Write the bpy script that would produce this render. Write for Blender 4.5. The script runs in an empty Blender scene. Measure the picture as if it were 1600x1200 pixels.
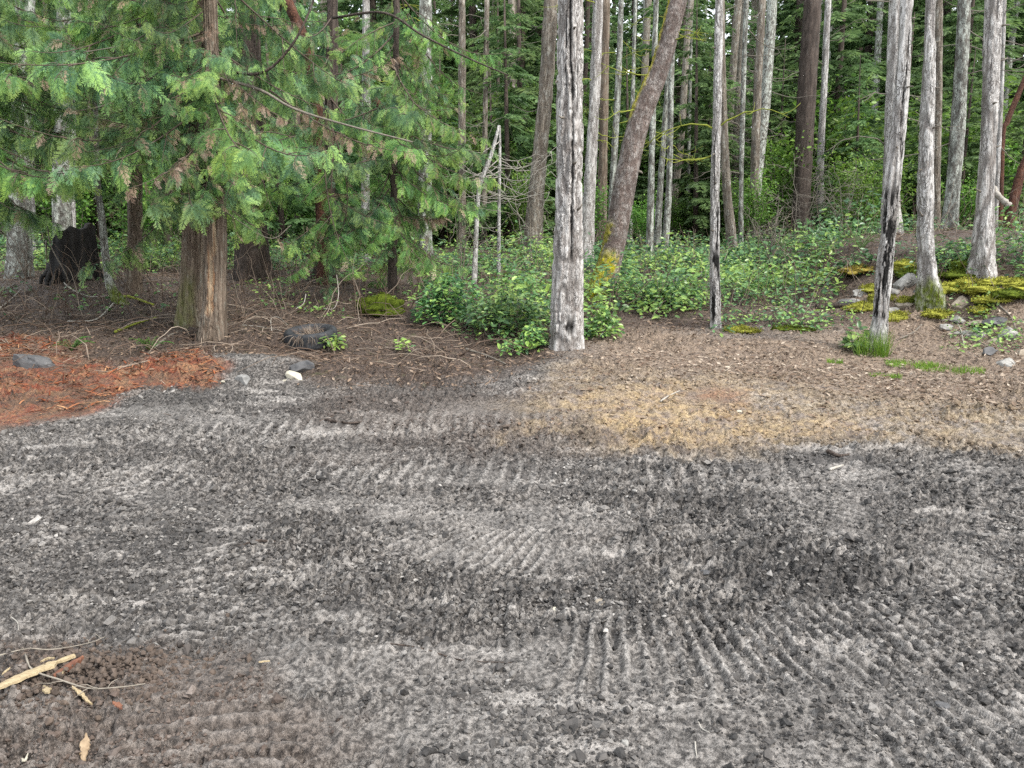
import bpy, math, random
import numpy as np
from mathutils import Matrix, Vector

# ------------------------------------------------------------------ camera, sky, sun, exposure
sc = bpy.context.scene
C = sc.collection
R = math.radians
CAM_Z, TILT = 1.6, 9.0
cam_d = bpy.data.cameras.new('camera'); cam = bpy.data.objects.new('camera', cam_d); C.objects.link(cam)
cam.location = (0, 0, CAM_Z); cam.rotation_euler = (R(90 - TILT), 0, 0)
cam_d.lens = 26; cam_d.sensor_width = 36; cam_d.clip_end = 1500; cam_d.clip_start = 0.05
sc.camera = cam
world = bpy.data.worlds.new('World'); sc.world = world; world.use_nodes = True
wn = world.node_tree; wn.nodes.clear()
SUN_EL, SUN_AZ = 44.0, 128.0          # degrees; azimuth clockwise from +Y: behind the camera, to the right
w_out = wn.nodes.new('ShaderNodeOutputWorld'); w_bg = wn.nodes.new('ShaderNodeBackground')
w_sky = wn.nodes.new('ShaderNodeTexSky'); w_sky.sky_type = 'NISHITA'; w_sky.sun_disc = False
w_sky.sun_elevation = R(SUN_EL); w_sky.sun_rotation = R(SUN_AZ); w_sky.dust_density = 3.0
w_mix = wn.nodes.new('ShaderNodeMix'); w_mix.data_type = 'RGBA'; w_mix.inputs['Factor'].default_value = 0.72
w_mix.inputs['B'].default_value = (8.6, 8.9, 9.2, 1)      # even cloud cover over the clear sky
wn.links.new(w_sky.outputs[0], w_mix.inputs['A']); wn.links.new(w_mix.outputs['Result'], w_bg.inputs[0])
wn.links.new(w_bg.outputs[0], w_out.inputs[0]); w_bg.inputs[1].default_value = 0.08
sun_d = bpy.data.lights.new('sun', 'SUN'); sun = bpy.data.objects.new('sun', sun_d); C.objects.link(sun)
sun_d.energy = 1.5; sun_d.angle = R(10); sun_d.color = (1, 0.965, 0.91)
sdir = Vector((math.sin(R(SUN_AZ)) * math.cos(R(SUN_EL)), math.cos(R(SUN_AZ)) * math.cos(R(SUN_EL)), math.sin(R(SUN_EL))))
sun.rotation_euler = sdir.to_track_quat('Z', 'Y').to_euler()
sc.view_settings.view_transform = 'Standard'; sc.view_settings.look = 'None'
sc.view_settings.exposure = 1.85; sc.view_settings.gamma = 1; sc.view_settings.use_curve_mapping = False
sc.render.engine = 'CYCLES'
sc.cycles.use_denoising = False; sc.cycles.max_bounces = 9; sc.cycles.diffuse_bounces = 8; sc.cycles.glossy_bounces = 2; sc.cycles.transmission_bounces = 8
rng = np.random.default_rng(7); random.seed(7)

# ------------------------------------------------------------------ noise
def _h(ix, iy, iz):
    n = (ix.astype(np.uint32) * np.uint32(374761393) + iy.astype(np.uint32) * np.uint32(668265263) + iz.astype(np.uint32) * np.uint32(2246822519))
    n = (n ^ (n >> np.uint32(13))) * np.uint32(1274126177)
    n = (n ^ (n >> np.uint32(16))) * np.uint32(2654435761)
    return ((n >> np.uint32(8)) & np.uint32(0xFFFF)).astype(np.float32) / 32767.5 - 1.0
def vn(x, y, z=0.0):
    x, y, z = np.broadcast_arrays(np.asarray(x, np.float64), np.asarray(y, np.float64), np.asarray(z, np.float64))
    fx, fy, fz = np.floor(x), np.floor(y), np.floor(z)
    ix, iy, iz = fx.astype(np.int64), fy.astype(np.int64), fz.astype(np.int64)
    u, v, w = (x - fx), (y - fy), (z - fz)
    u = u * u * u * (u * (u * 6 - 15) + 10); v = v * v * v * (v * (v * 6 - 15) + 10); w = w * w * (3 - 2 * w)
    def pl(k):
        a, b = _h(ix, iy, iz + k), _h(ix + 1, iy, iz + k); c, d = _h(ix, iy + 1, iz + k), _h(ix + 1, iy + 1, iz + k)
        return (a * (1 - u) + b * u) * (1 - v) + (c * (1 - u) + d * u) * v
    if np.all(iz == iz.flat[0]) and np.all(w == 0): return pl(0)
    return pl(0) * (1 - w) + pl(1) * w
def fbm(x, y, z=0.0, o=4, g=0.5):
    x = np.asarray(x, np.float64); y = np.asarray(y, np.float64); z = np.asarray(z, np.float64)
    t, a, s = 0, 1.0, 0
    for i in range(o):
        t = t + a * vn(x, y, z); s += a; a *= g
        x, y, z = x * 2.03 + 17.1, y * 2.03 - 9.7, z * 2.03 + (3.3 if np.any(z) else 0)
    return t / s
def sstep(a, b, x):
    t = np.clip((x - a) / (b - a), 0, 1); return t * t * (3 - 2 * t)

# ------------------------------------------------------------------ terrain
_py = np.linspace(-60, 420, 9601)
_pz = np.interp(_py, [-60, 2, 6, 8, 10, 14, 20, 30, 45, 80, 140, 420], [0, 0, .11, .33, .6, 1.15, 1.82, 2.7, 3.6, 6.5, 15, 48])
_k = np.exp(-0.5 * (np.arange(-60, 61) / 22.0) ** 2); _k /= _k.sum()
_pz = np.convolve(np.pad(_pz, 60, mode='edge'), _k, mode='valid')
def h0(x, y):
    x = np.asarray(x, float); y = np.asarray(y, float)
    z = np.interp(y, _py, _pz)
    z = z + 0.30 * np.exp(-(((x - 9.6) / 2.6) ** 2 + ((y - 14.6) / 2.6) ** 2))            # rocky mound on the right
    z = z + 0.72 * sstep(5.2, 7.4, x + .5 * vn(x * .9, y * .9, 0)) * sstep(10.0, 11.7, y + .5 * vn(x * 1.1 + 9, y * .4, 0)) * (1 - sstep(15, 24, y))   # cut bank below it
    z = z + 0.30 * np.exp(-(((x + 8.6) / 2.2) ** 2 + ((y - 14) / 1.6) ** 2))               # hummock under the burnt stump
    z = z + 0.16 * np.exp(-(((x + 3.1) / 1.2) ** 2 + ((y - 8.55) / .35) ** 2))             # pushed-up mud bank by the tyre
    z = z - 0.12 * np.exp(-(((x + 1.3) / 1.6) ** 2 + ((y - 9.4) / .6) ** 2))               # dip where the litter starts
    z = z + 0.12 * np.exp(-(((x - 2.2) / 2.2) ** 2 + ((y - 7.6) / 1.3) ** 2))              # sandy hump
    z = z + 0.10 * vn(x * .21, y * .21, 0) * sstep(3, 9, y)
    return z
FPX = 1600 * 26 / 36
_s, _c = math.sin(R(TILT)), math.cos(R(TILT))
def ray(px, py):
    u, v = (px - 800) / FPX, (600 - py) / FPX
    return np.array([u, _c + v * _s, -_s + v * _c])
def P(px, py, Y):
    d = ray(px, py); return np.array([0, 0, CAM_Z]) + d * (Y / d[1])
def at(px, py):                                   # the point of the ground seen there in the photograph
    d = ray(px, py); t = 1.0; o = np.array([0, 0, CAM_Z])
    while t < 200:
        p = o + d * t
        if p[2] < h0(p[0], p[1]): break
        t *= 1.02
    a, b = t / 1.02, t
    for _ in range(30):
        m = (a + b) / 2; p = o + d * m
        if p[2] < h0(p[0], p[1]): b = m
        else: a = m
    return o + d * b
def gz(x, y): return float(h0(x, y))

# ------------------------------------------------------------------ mesh helpers
class MB:
    def __init__(s): s.v, s.q, s.t, s.qm, s.tm, s.a, s.n = [], [], [], [], [], {}, 0
    def add(s, v, q=None, t=None, mat=0, **attrs):
        v = np.asarray(v, np.float32).reshape(-1, 3); k = len(v); s.v.append(v)
        if q is not None and len(q):
            q = np.asarray(q, np.int32).reshape(-1, 4) + s.n; s.q.append(q); s.qm.append(np.full(len(q), mat, np.int32))
        if t is not None and len(t):
            t = np.asarray(t, np.int32).reshape(-1, 3) + s.n; s.t.append(t); s.tm.append(np.full(len(t), mat, np.int32))
        for kx in set(s.a) | set(attrs):
            if kx not in s.a: s.a[kx] = [np.zeros(s.n, np.float32)]
            s.a[kx].append(np.broadcast_to(np.asarray(attrs.get(kx, 0), np.float32), (k,)).copy())
        s.n += k
    def mesh(s, name, mats, smooth=True):
        me = bpy.data.meshes.new(name)
        v = np.concatenate(s.v); q = np.concatenate(s.q) if s.q else np.zeros((0, 4), np.int32); t = np.concatenate(s.t) if s.t else np.zeros((0, 3), np.int32)
        loops = np.concatenate([q.ravel(), t.ravel()]).astype(np.int32)
        tot = np.concatenate([np.full(len(q), 4), np.full(len(t), 3)]).astype(np.int32)
        st = np.concatenate([[0], np.cumsum(tot)[:-1]]).astype(np.int32)
        me.vertices.add(len(v)); me.vertices.foreach_set('co', v.ravel())
        me.loops.add(len(loops)); me.loops.foreach_set('vertex_index', loops)
        me.polygons.add(len(tot)); me.polygons.foreach_set('loop_start', st); me.polygons.foreach_set('loop_total', tot)
        me.polygons.foreach_set('material_index', np.concatenate(s.qm + s.tm).astype(np.int32))
        me.polygons.foreach_set('use_smooth', np.full(len(tot), smooth))
        for kx, al in s.a.items():
            at_ = me.attributes.new(kx, 'FLOAT', 'POINT'); at_.data.foreach_set('value', np.concatenate(al))
        for m in (mats if isinstance(mats, (list, tuple)) else [mats]): me.materials.append(m)
        me.update(calc_edges=True); me.validate()
        return me
    def obj(s, name, mats, parent=None, smooth=True, loc=None): return link(name, s.mesh(name, mats, smooth), parent, loc)
def link(name, me, parent=None, loc=None):
    o = bpy.data.objects.new(name, me); C.objects.link(o)
    if parent is not None: o.parent = parent
    if loc is not None: o.location = loc
    return o
def empty(name, loc, label, cat, group=None):
    o = bpy.data.objects.new(name, None); C.objects.link(o); o.location = loc; o.empty_display_size = .2
    return tag(o, label, cat, group)
def tag(o, label, cat, group=None):
    o['label'] = label; o['category'] = cat
    if group: o['group'] = group
    return o
def kind(o, k): o['kind'] = k; return o
def stamp(mb, tv, tq, Rm, T, mat=0, tt=None, **attrs):      # a template at many transforms
    Rm = np.asarray(Rm, np.float32); T = np.asarray(T, np.float32); m, k = len(T), len(tv)
    v = np.einsum('mij,kj->mki', Rm, tv) + T[:, None, :]
    off = (np.arange(m) * k)[:, None, None]
    q = (np.asarray(tq)[None] + off).reshape(-1, 4) if tq is not None and len(tq) else None
    t = (np.asarray(tt)[None] + off).reshape(-1, 3) if tt is not None and len(tt) else None
    at_ = {}
    for kx, a in attrs.items():
        a = np.asarray(a, np.float32)
        at_[kx] = np.broadcast_to(a if a.ndim == 2 else a.reshape(-1, 1), (m, k)).ravel()
    mb.add(v.reshape(-1, 3), q, t, mat, **at_)
def basis(d, up, roll=None):                                 # rotation with x along d, z near up
    d = np.atleast_2d(d).astype(float); d = d / np.linalg.norm(d, axis=1, keepdims=True)
    up = np.broadcast_to(np.asarray(up, float), d.shape)
    y = np.cross(up, d); n = np.linalg.norm(y, axis=1, keepdims=True); y = np.where(n < 1e-4, [[0, 1, 0]], y / np.maximum(n, 1e-6)); z = np.cross(d, y)
    if roll is not None:
        c, s_ = np.cos(roll)[:, None], np.sin(roll)[:, None]; y, z = y * c + z * s_, z * c - y * s_
    return np.stack([d, y, z], axis=2)
def spline(pts, n):
    p = np.asarray(pts, float); k = len(p); t = np.linspace(0, k - 1, n); i = np.clip(t.astype(int), 0, k - 2); f = (t - i)[:, None]
    if p.ndim == 1: p = p[:, None]
    g = lambda j: p[np.clip(j, 0, k - 1)]
    p0, p1, p2, p3 = g(i - 1), g(i), g(i + 1), g(i + 2)
    p0 = np.where((i == 0)[:, None], 2 * p1 - p2, p0); p3 = np.where((i == k - 2)[:, None], 2 * p2 - p1, p3)
    return .5 * (2 * p1 + (p2 - p0) * f + (2 * p0 - 5 * p1 + 4 * p2 - p3) * f * f + (3 * p1 - p0 - 3 * p2 + p3) * f ** 3)
def tube(mb, path, rad, seg=6, mat=0, disp=None, cap=True, **attrs):
    path = np.asarray(path, float); n = len(path); rad = np.broadcast_to(np.asarray(rad, float), (n,))
    t = np.gradient(path, axis=0); t /= np.maximum(np.linalg.norm(t, axis=1, keepdims=True), 1e-9)
    ref = np.array([0, 1, 0]) if abs(t[:, 2]).mean() > .5 else np.array([0, 0, 1])
    a = np.cross(ref, t); a /= np.maximum(np.linalg.norm(a, axis=1, keepdims=True), 1e-9); b = np.cross(t, a)
    th = np.linspace(0, 2 * np.pi, seg, endpoint=False)
    rr = rad[:, None] * np.ones(seg)
    if disp is not None: rr = rr + disp
    v = path[:, None] + rr[..., None] * (np.cos(th)[None, :, None] * a[:, None] + np.sin(th)[None, :, None] * b[:, None])
    i = np.arange(n - 1)[:, None] * seg; j = np.arange(seg)[None]; j2 = (j + 1) % seg
    q = np.stack([i + j, i + j2, i + seg + j2, i + seg + j], -1).reshape(-1, 4)
    av = {k: np.broadcast_to(np.asarray(x, np.float32) if np.ndim(x) != 1 else np.asarray(x, np.float32)[:, None], (n, seg)).ravel() for k, x in attrs.items()}
    if cap:
        vv = np.concatenate([v.reshape(-1, 3), path[[0, -1]]]); tr = []
        for jj in range(seg): tr += [[n * seg, (jj + 1) % seg, jj], [n * seg + 1, (n - 1) * seg + jj, (n - 1) * seg + (jj + 1) % seg]]
        av = {k: np.concatenate([x, [x[0], x[-1]]]) for k, x in av.items()}
        mb.add(vv, q, tr, mat, **av)
    else: mb.add(v.reshape(-1, 3), q, None, mat, **av)

# ------------------------------------------------------------------ materials
def mat(name):
    m = bpy.data.materials.new(name); m.use_nodes = True; nt = m.node_tree; nt.nodes.clear()
    return m, nt
def nd(nt, typ, **kw):
    n = nt.nodes.new('ShaderNode' + typ)
    for k, v in kw.items():
        if k.startswith('_'): setattr(n, k[1:], v)
        else:
            key = int(k[1:]) if k[0] == 'i' and k[1:].isdigit() else k.replace('__', ' ')
            s = n.inputs[key]
            if hasattr(v, 'is_output') or isinstance(v, bpy.types.NodeSocket): nt.links.new(v, s)
            else: s.default_value = v
    return n
def attr(nt, name): return nd(nt, 'Attribute', _attribute_name=name).outputs['Fac']
def rgba(c): return (c[0], c[1], c[2], 1)
def mixc(nt, f, a, b):
    n = nt.nodes.new('ShaderNodeMix'); n.data_type = 'RGBA'
    for key, v in (('Factor', f), ('A', a), ('B', b)):
        if isinstance(v, bpy.types.NodeSocket): nt.links.new(v, n.inputs[key])
        else: n.inputs[key].default_value = v if key == 'Factor' else rgba(v)
    return n.outputs['Result']
def ramp(nt, f, stops):
    n = nt.nodes.new('ShaderNodeValToRGB'); nt.links.new(f, n.inputs[0]); e = n.color_ramp.elements
    while len(e) < len(stops): e.new(.5)
    for x, (p, c) in zip(e, stops): x.position = p; x.color = rgba(c) if not np.isscalar(c) else (c, c, c, 1)
    return n.outputs[0]
def noise(nt, vec, scale, detail=4, rough=.55): return nd(nt, 'TexNoise', Vector=vec, Scale=scale, Detail=detail, Roughness=rough).outputs['Fac']
def stretched(nt, sx, sy, sz, rnd=True):
    co = nd(nt, 'TexCoord').outputs['Object']; v = nd(nt, 'Mapping', Vector=co, Scale=(sx, sy, sz))
    if rnd:
        oi = nd(nt, 'ObjectInfo').outputs['Random']; k = nd(nt, 'Math', _operation='MULTIPLY', i0=oi, i1=37.0).outputs[0]
        nt.links.new(k, v.inputs['Location'])
    return v.outputs[0]
def finish(nt, col, rough=.85, bump=None, bstr=.5, bdist=.02, spec=.3):
    p = nd(nt, 'BsdfPrincipled', Base__Color=col if isinstance(col, bpy.types.NodeSocket) else rgba(col), Roughness=rough)
    p.inputs['Specular IOR Level'].default_value = spec
    if bump is not None:
        b = nd(nt, 'Bump', Height=bump, Strength=bstr, Distance=bdist); nt.links.new(b.outputs[0], p.inputs['Normal'])
    o = nd(nt, 'OutputMaterial', Surface=p.outputs[0]); return p
def bark(name, ridge, furrow, lichen, lich=.5, freq=14, zs=.14, moss=(.10, .13, .012), bstr=.9, plate=24):
    m, nt = mat(name); v = stretched(nt, 1, 1, zs); v2 = stretched(nt, 1, 1, .5)
    n1 = noise(nt, v, freq, 5, .6); n2 = noise(nt, v2, 13, 6, .72); n3 = noise(nt, v2, 45, 3, .6)
    wv = nd(nt, 'VectorMath', _operation='ADD', i0=v, i1=nd(nt, 'VectorMath', _operation='SCALE', i0=nd(nt, 'TexNoise', Vector=v2, Scale=9, Detail=3).outputs['Color'], Scale=.16).outputs[0]).outputs[0]
    vo = nd(nt, 'TexVoronoi', _feature='DISTANCE_TO_EDGE', Vector=wv, Scale=plate).outputs['Distance']
    crack = nd(nt, 'Math', _operation='MAXIMUM', i0=ramp(nt, n1, [(.35, 1.0), (.44, 0.0)]), i1=nd(nt, 'Math', _operation='MULTIPLY', i0=ramp(nt, vo, [(.015, 1.0), (.11, 0.0)]), i1=ramp(nt, noise(nt, v, 7, 3), [(.42, 0.0), (.58, 1.0)])).outputs[0]).outputs[0]
    c = mixc(nt, ramp(nt, n2, [(.62 - .3 * lich, 0.0), (.72 - .3 * lich, 1.0)]), ridge, lichen)
    c = mixc(nt, ramp(nt, n3, [(.35, 0.0), (.7, .55)]), c, tuple(x * .55 for x in ridge))
    fur = nd(nt, 'Math', _operation='MAXIMUM', i0=nd(nt, 'Math', _operation='MULTIPLY', i0=crack, i1=.75).outputs[0], i1=attr(nt, 'furrow'), _use_clamp=True).outputs[0]
    c = mixc(nt, fur, c, furrow)
    mo = nd(nt, 'Math', _operation='MULTIPLY', i0=attr(nt, 'moss'), i1=ramp(nt, noise(nt, v2, 18, 4), [(.3, .3), (.6, 1.0)])).outputs[0]
    c = mixc(nt, mo, c, moss)
    wd = mixc(nt, ramp(nt, noise(nt, v, 30, 3), [(.35, 0.0), (.6, 1.0)]), (.40, .32, .22), (.20, .105, .055)); c = mixc(nt, attr(nt, 'wood'), c, wd)
    c = mixc(nt, attr(nt, 'char'), c, (.010, .0095, .009))
    hgt = nd(nt, 'Math', _operation='MULTIPLY_ADD', i0=crack, i1=-.5, i2=nd(nt, 'Math', _operation='MULTIPLY_ADD', i0=n3, i1=.5, i2=n1).outputs[0]).outputs[0]
    finish(nt, c, .9, hgt, bstr, .03, .2); return m
def leafmat(name, c0, c1, c2, trans=.3, rough=.5, spec=.3, hue=.0):
    m, nt = mat(name); t = attr(nt, 'tint')
    oi = nd(nt, 'ObjectInfo').outputs['Random']
    c = ramp(nt, t, [(0, c0), (.5, c1), (1, c2)])
    c = nd(nt, 'HueSaturation', Color=c, Hue=nd(nt, 'MapRange', Value=oi, i3=.5 - hue, i4=.5 + hue).outputs[0], Value=nd(nt, 'MapRange', Value=oi, i3=.8, i4=1.2).outputs[0]).outputs[0]
    p = nd(nt, 'BsdfPrincipled', Base__Color=c, Roughness=rough); p.inputs['Specular IOR Level'].default_value = spec
    tr = nd(nt, 'BsdfTranslucent', Color=c); mx = nd(nt, 'MixShader', Fac=trans, i1=p.outputs[0], i2=tr.outputs[0])
    nd(nt, 'OutputMaterial', Surface=mx.outputs[0]); return m
def plain(name, c1, c2, scale=8, rough=.85, bstr=.4, bdist=.01, spec=.3, sz=(1, 1, 1)):
    m, nt = mat(name); v = stretched(nt, *sz); n = noise(nt, v, scale, 5, .65)
    finish(nt, ramp(nt, n, [(.3, c1), (.7, c2)]), rough, n, bstr, bdist, spec); return m

M = {}
M['fir'] = bark('fir_bark', (.36, .335, .315), (.085, .068, .058), (.54, .525, .505), .7, 30, .16, plate=32)
M['fir_brown'] = bark('brown_fir_bark', (.21, .18, .145), (.050, .038, .030), (.36, .35, .31), .4, 18, .16, plate=20)
M['pale'] = bark('lichened_bark', (.33, .315, .295), (.10, .083, .073), (.54, .53, .515), .75, 26, .2, plate=26)
M['mottled'] = bark('mottled_bark', (.17, .16, .14), (.05, .045, .04), (.46, .49, .44), .62, 16, .4)
M['cedar'] = bark('cedar_bark', (.19, .15, .115), (.060, .042, .030), (.24, .225, .185), .3, 34, .05, plate=9)
M['dark'] = bark('dark_bark', (.085, .066, .055), (.028, .022, .019), (.12, .11, .10), .2, 18, .12)
M['arbutus'] = bark('arbutus_bark', (.21, .165, .145), (.085, .062, .054), (.34, .31, .29), .55, 40, .6, (.36, .33, .012), .9, 46)
M['redarb'] = bark('red_arbutus_bark', (.12, .055, .035), (.05, .025, .02), (.15, .09, .07), .3, 26, .7)
M['twig'] = plain('twig_bark', (.09, .075, .06), (.20, .18, .15), 20)
M['limb'] = plain('limb_bark', (.045, .034, .026), (.11, .085, .065), 20)
M['palewood'] = plain('pale_dead_wood', (.22, .20, .17), (.38, .36, .32), 20)
M['mosstwig'] = plain('mossy_twig_bark', (.12, .14, .02), (.26, .29, .04), 20)
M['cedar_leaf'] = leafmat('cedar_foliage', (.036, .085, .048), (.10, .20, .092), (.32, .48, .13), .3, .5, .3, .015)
M['fresh_leaf'] = leafmat('fresh_cedar_foliage', (.06, .14, .055), (.14, .29, .09), (.34, .50, .11), .35, .5, .3, .01)
M['dead_leaf'] = leafmat('dead_cedar_foliage', (.15, .10, .065), (.32, .225, .16), (.50, .40, .31), .25, .8, .1, .01)
M['needle'] = leafmat('conifer_needles', (.060, .108, .044), (.118, .19, .070), (.20, .29, .085), .45, .55, .25, .02)
M['broad'] = leafmat('broad_leaves', (.045, .105, .025), (.10, .21, .04), (.20, .34, .05), .4, .45, .35, .015)
M['salal'] = leafmat('salal_leaves', (.034, .088, .035), (.10, .215, .065), (.28, .40, .09), .3, .38, .45, .01)
M['litter'] = leafmat('dry_leaves', (.09, .055, .038), (.24, .175, .125), (.46, .39, .31), .15, .75, .2, .0)
M['shred'] = leafmat('orange_bark_shreds', (.10, .030, .017), (.30, .10, .045), (.52, .31, .16), .1, .8, .1, .0)
M['grass'] = leafmat('grass_blades', (.06, .13, .02), (.13, .25, .03), (.27, .38, .06), .35, .5, .3, .0)
M['brownstick'] = leafmat('brown_sticks', (.06, .04, .03), (.14, .10, .075), (.30, .25, .20), .02, .85, .1, .0)

# ------------------------------------------------------------------ soil zones (traced as polygons on the ground)
def gpoly(px): return np.array([at(*p)[:2] for p in px])
def polymask(x, y, poly, feather, warp=.25, wf=1.3):
    x = x + warp * fbm(x * wf + 3.1, y * wf, 0, 3); y = y + warp * fbm(x * wf - 8.2, y * wf + 5, 0, 3)
    d = np.full(x.shape, 1e9); ins = np.zeros(x.shape, bool); n = len(poly)
    for i in range(n):
        a, b = poly[i], poly[(i + 1) % n]; e = b - a; L = max(e @ e, 1e-9)
        t = np.clip(((x - a[0]) * e[0] + (y - a[1]) * e[1]) / L, 0, 1)
        d = np.minimum(d, np.hypot(x - a[0] - t * e[0], y - a[1] - t * e[1]))
        c = ((a[1] > y) != (b[1] > y)); xi = (b[0] - a[0]) * (y - a[1]) / (b[1] - a[1] if abs(b[1] - a[1]) > 1e-9 else 1e-9) + a[0]
        ins ^= c & (x < xi)
    sd = np.where(ins, d, -d); return sstep(-feather, feather, sd)
Z_SAND = gpoly([(860, 690), (900, 600), (1000, 585), (1180, 610), (1300, 655), (1290, 670), (1190, 690), (1090, 715), (1020, 700), (940, 700)])
Z_SAND2 = gpoly([(820, 620), (880, 575), (1000, 560), (1230, 575), (1420, 590), (1700, 600), (1700, 715), (1480, 715), (1330, 672), (1100, 690), (900, 700)])
Z_RED = gpoly([(-160, 700), (0, 668), (110, 650), (200, 612), (300, 612), (345, 570), (300, 550), (180, 575), (80, 530), (-160, 520)])
Z_FOREST = gpoly([(-900, 640), (0, 560), (200, 578), (310, 552), (440, 560), (480, 590), (560, 606), (700, 602), (800, 575), (900, 545), (1100, 515), (1330, 515), (1420, 500), (1500, 545), (1600, 575), (2400, 640), (3000, 420), (1600, 360), (800, 345), (0, 345), (-1200, 420)])
Z_LITTER = gpoly([(900, 560), (960, 520), (1330, 520), (1340, 455), (1480, 432), (1640, 450), (1640, 560), (1700, 590), (1700, 640), (1400, 622), (1150, 590), (960, 585)])
Z_BROWN = gpoly([(-100, 1030), (150, 1000), (300, 1040), (430, 1130), (420, 1300), (-100, 1300)])
Z_MID = gpoly([(470, 625), (700, 600), (880, 590), (940, 720), (700, 740), (520, 700)])
Z_STAIN = gpoly([(1040, 618), (1090, 604), (1180, 612), (1150, 626), (1080, 628)])
def soil(x, y):
    f = polymask(x, y, Z_FOREST, .35, .35)
    f = np.maximum(f, sstep(17, 20, y))
    sand = np.maximum(polymask(x, y, Z_SAND, .5, .9),   .55 * polymask(x, y, Z_SAND2, .6, .5))
    return dict(forest=f, sand=sand, red=np.maximum(polymask(x, y, Z_RED, .25, .35, 1.7), .42 * polymask(x, y, Z_STAIN, .25, .3, 2)), litter=polymask(x, y, Z_LITTER, .6, .5), brown=np.maximum(.62 * polymask(x, y, Z_BROWN, .3, .5, 2.2), .42 * polymask(x, y, Z_MID, .6, .8)))

# ------------------------------------------------------------------ machine tracks pressed into the mud
def arcs():
    # centre x, y, radius, half-width, cleat spacing, depth, angle range
    return [(.55, 5.35, 1.55, .36, .066, .024, (-2.6, -.15)), (.7, 5.5, 2.65, .36, .072, .023, (-1.75, .1)), (.9, 5.6, 3.45, .32, .076, .019, (-1.5, .1)),
            (-6.2, 1.2, 5.25, .36, .085, .024, (-.2, .95)), (-6.2, 1.2, 3.95, .32, .085, .022, (-.1, 1.0)), (1.5, -22, 28.6, .36, .12, .018, (1.4, 1.75)),
            (-2, -30, 35.3, .36, .12, .016, (1.45, 1.68)), (9, 12, 8.2, .33, .11, .022, (3.7, 4.5))]
def track_h(x, y):
    z = np.zeros(x.shape); pad = np.zeros(x.shape)
    for i, (cx, cy, r0, hw, sp, dep, (a0, a1)) in enumerate(arcs()):
        dx, dy = x - cx, y - cy; r = np.hypot(dx, dy); th = np.arctan2(dy, dx)
        if a1 > math.pi: th = np.where(th < 0, th + 2 * np.pi, th)
        d = r - r0 + .05 * vn(x * 2.1 + i, y * 2.1, 0); m = np.exp(-(np.abs(d) / hw) ** 6) * sstep(a0 - .06, a0 + .06, th) * (1 - sstep(a1 - .06, a1 + .06, th))
        ph = (th * r0 + .011 * vn(x * 5, y * 5 + i, 0) + .06 * d) / sp; w = np.abs((ph % 1) - .5) * 2
        wear = sstep(-.45, .12, fbm(x * 1.4 + 5 * i, y * 1.4, 0, 3))
        g = sstep(.45, .8, w) - .35
        z = z + dep * wear * m * g; pad = np.maximum(pad, m * wear * sstep(.4, .8, w))
    return z, pad
def packed(x, y):                                    # long bands pressed flat by the machine
    return sstep(.06, .46, fbm(x * .42 + 71, y * 1.5 + .35 * np.sin(x * .5) + 3, 0, 4))
def detail(x, y, near=True):
    s = soil(x, y); mud = 1 - s['forest']
    th, pad = track_h(x, y)
    z = .035 * fbm(x * 1.1, y * 1.1, 0, 3) + .030 * fbm(x * .45 + 3, y * 2.6 + .5 * x, 0, 3) * mud + th * mud
    rough = .55 + .75 * sstep(-.3, .5, fbm(x * .9 + 40, y * .9, 0, 3))
    rough = rough * (1 - .72 * pad) * (1 - .58 * packed(x, y)); pad = np.maximum(pad, .42 * packed(x, y)) * (1 - .45 * s['sand'])
    n1 = fbm(x * 7, y * 7, 0, 3); n2 = fbm(x * 22 + 9, y * 22, 0, 3, .6)
    z = z + rough * (.024 * n1 + .030 * n2)
    if near:
        n3 = np.abs(vn(x * 30 + .5, y * 30, 0)) - .35; n4 = np.abs(vn(x * 70, y * 70 + 3, 0)) - .35; n5 = np.abs(vn(x * 17 + 7, y * 17, 0)) - .35; z = z + rough * (.042 * n3 + .020 * n4 + .045 * n5) 
        lump = sstep(.25, .8, vn(x * 15 + 50, y * 15, 0)) * sstep(-.1, .5, fbm(x * 2.3 + 20, y * 2.3, 0, 2)); z = z + .034 * lump * rough
    z = z + s['forest'] * .05 * fbm(x * 2.5, y * 2.5, 0, 3)
    return z, s, pad
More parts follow.
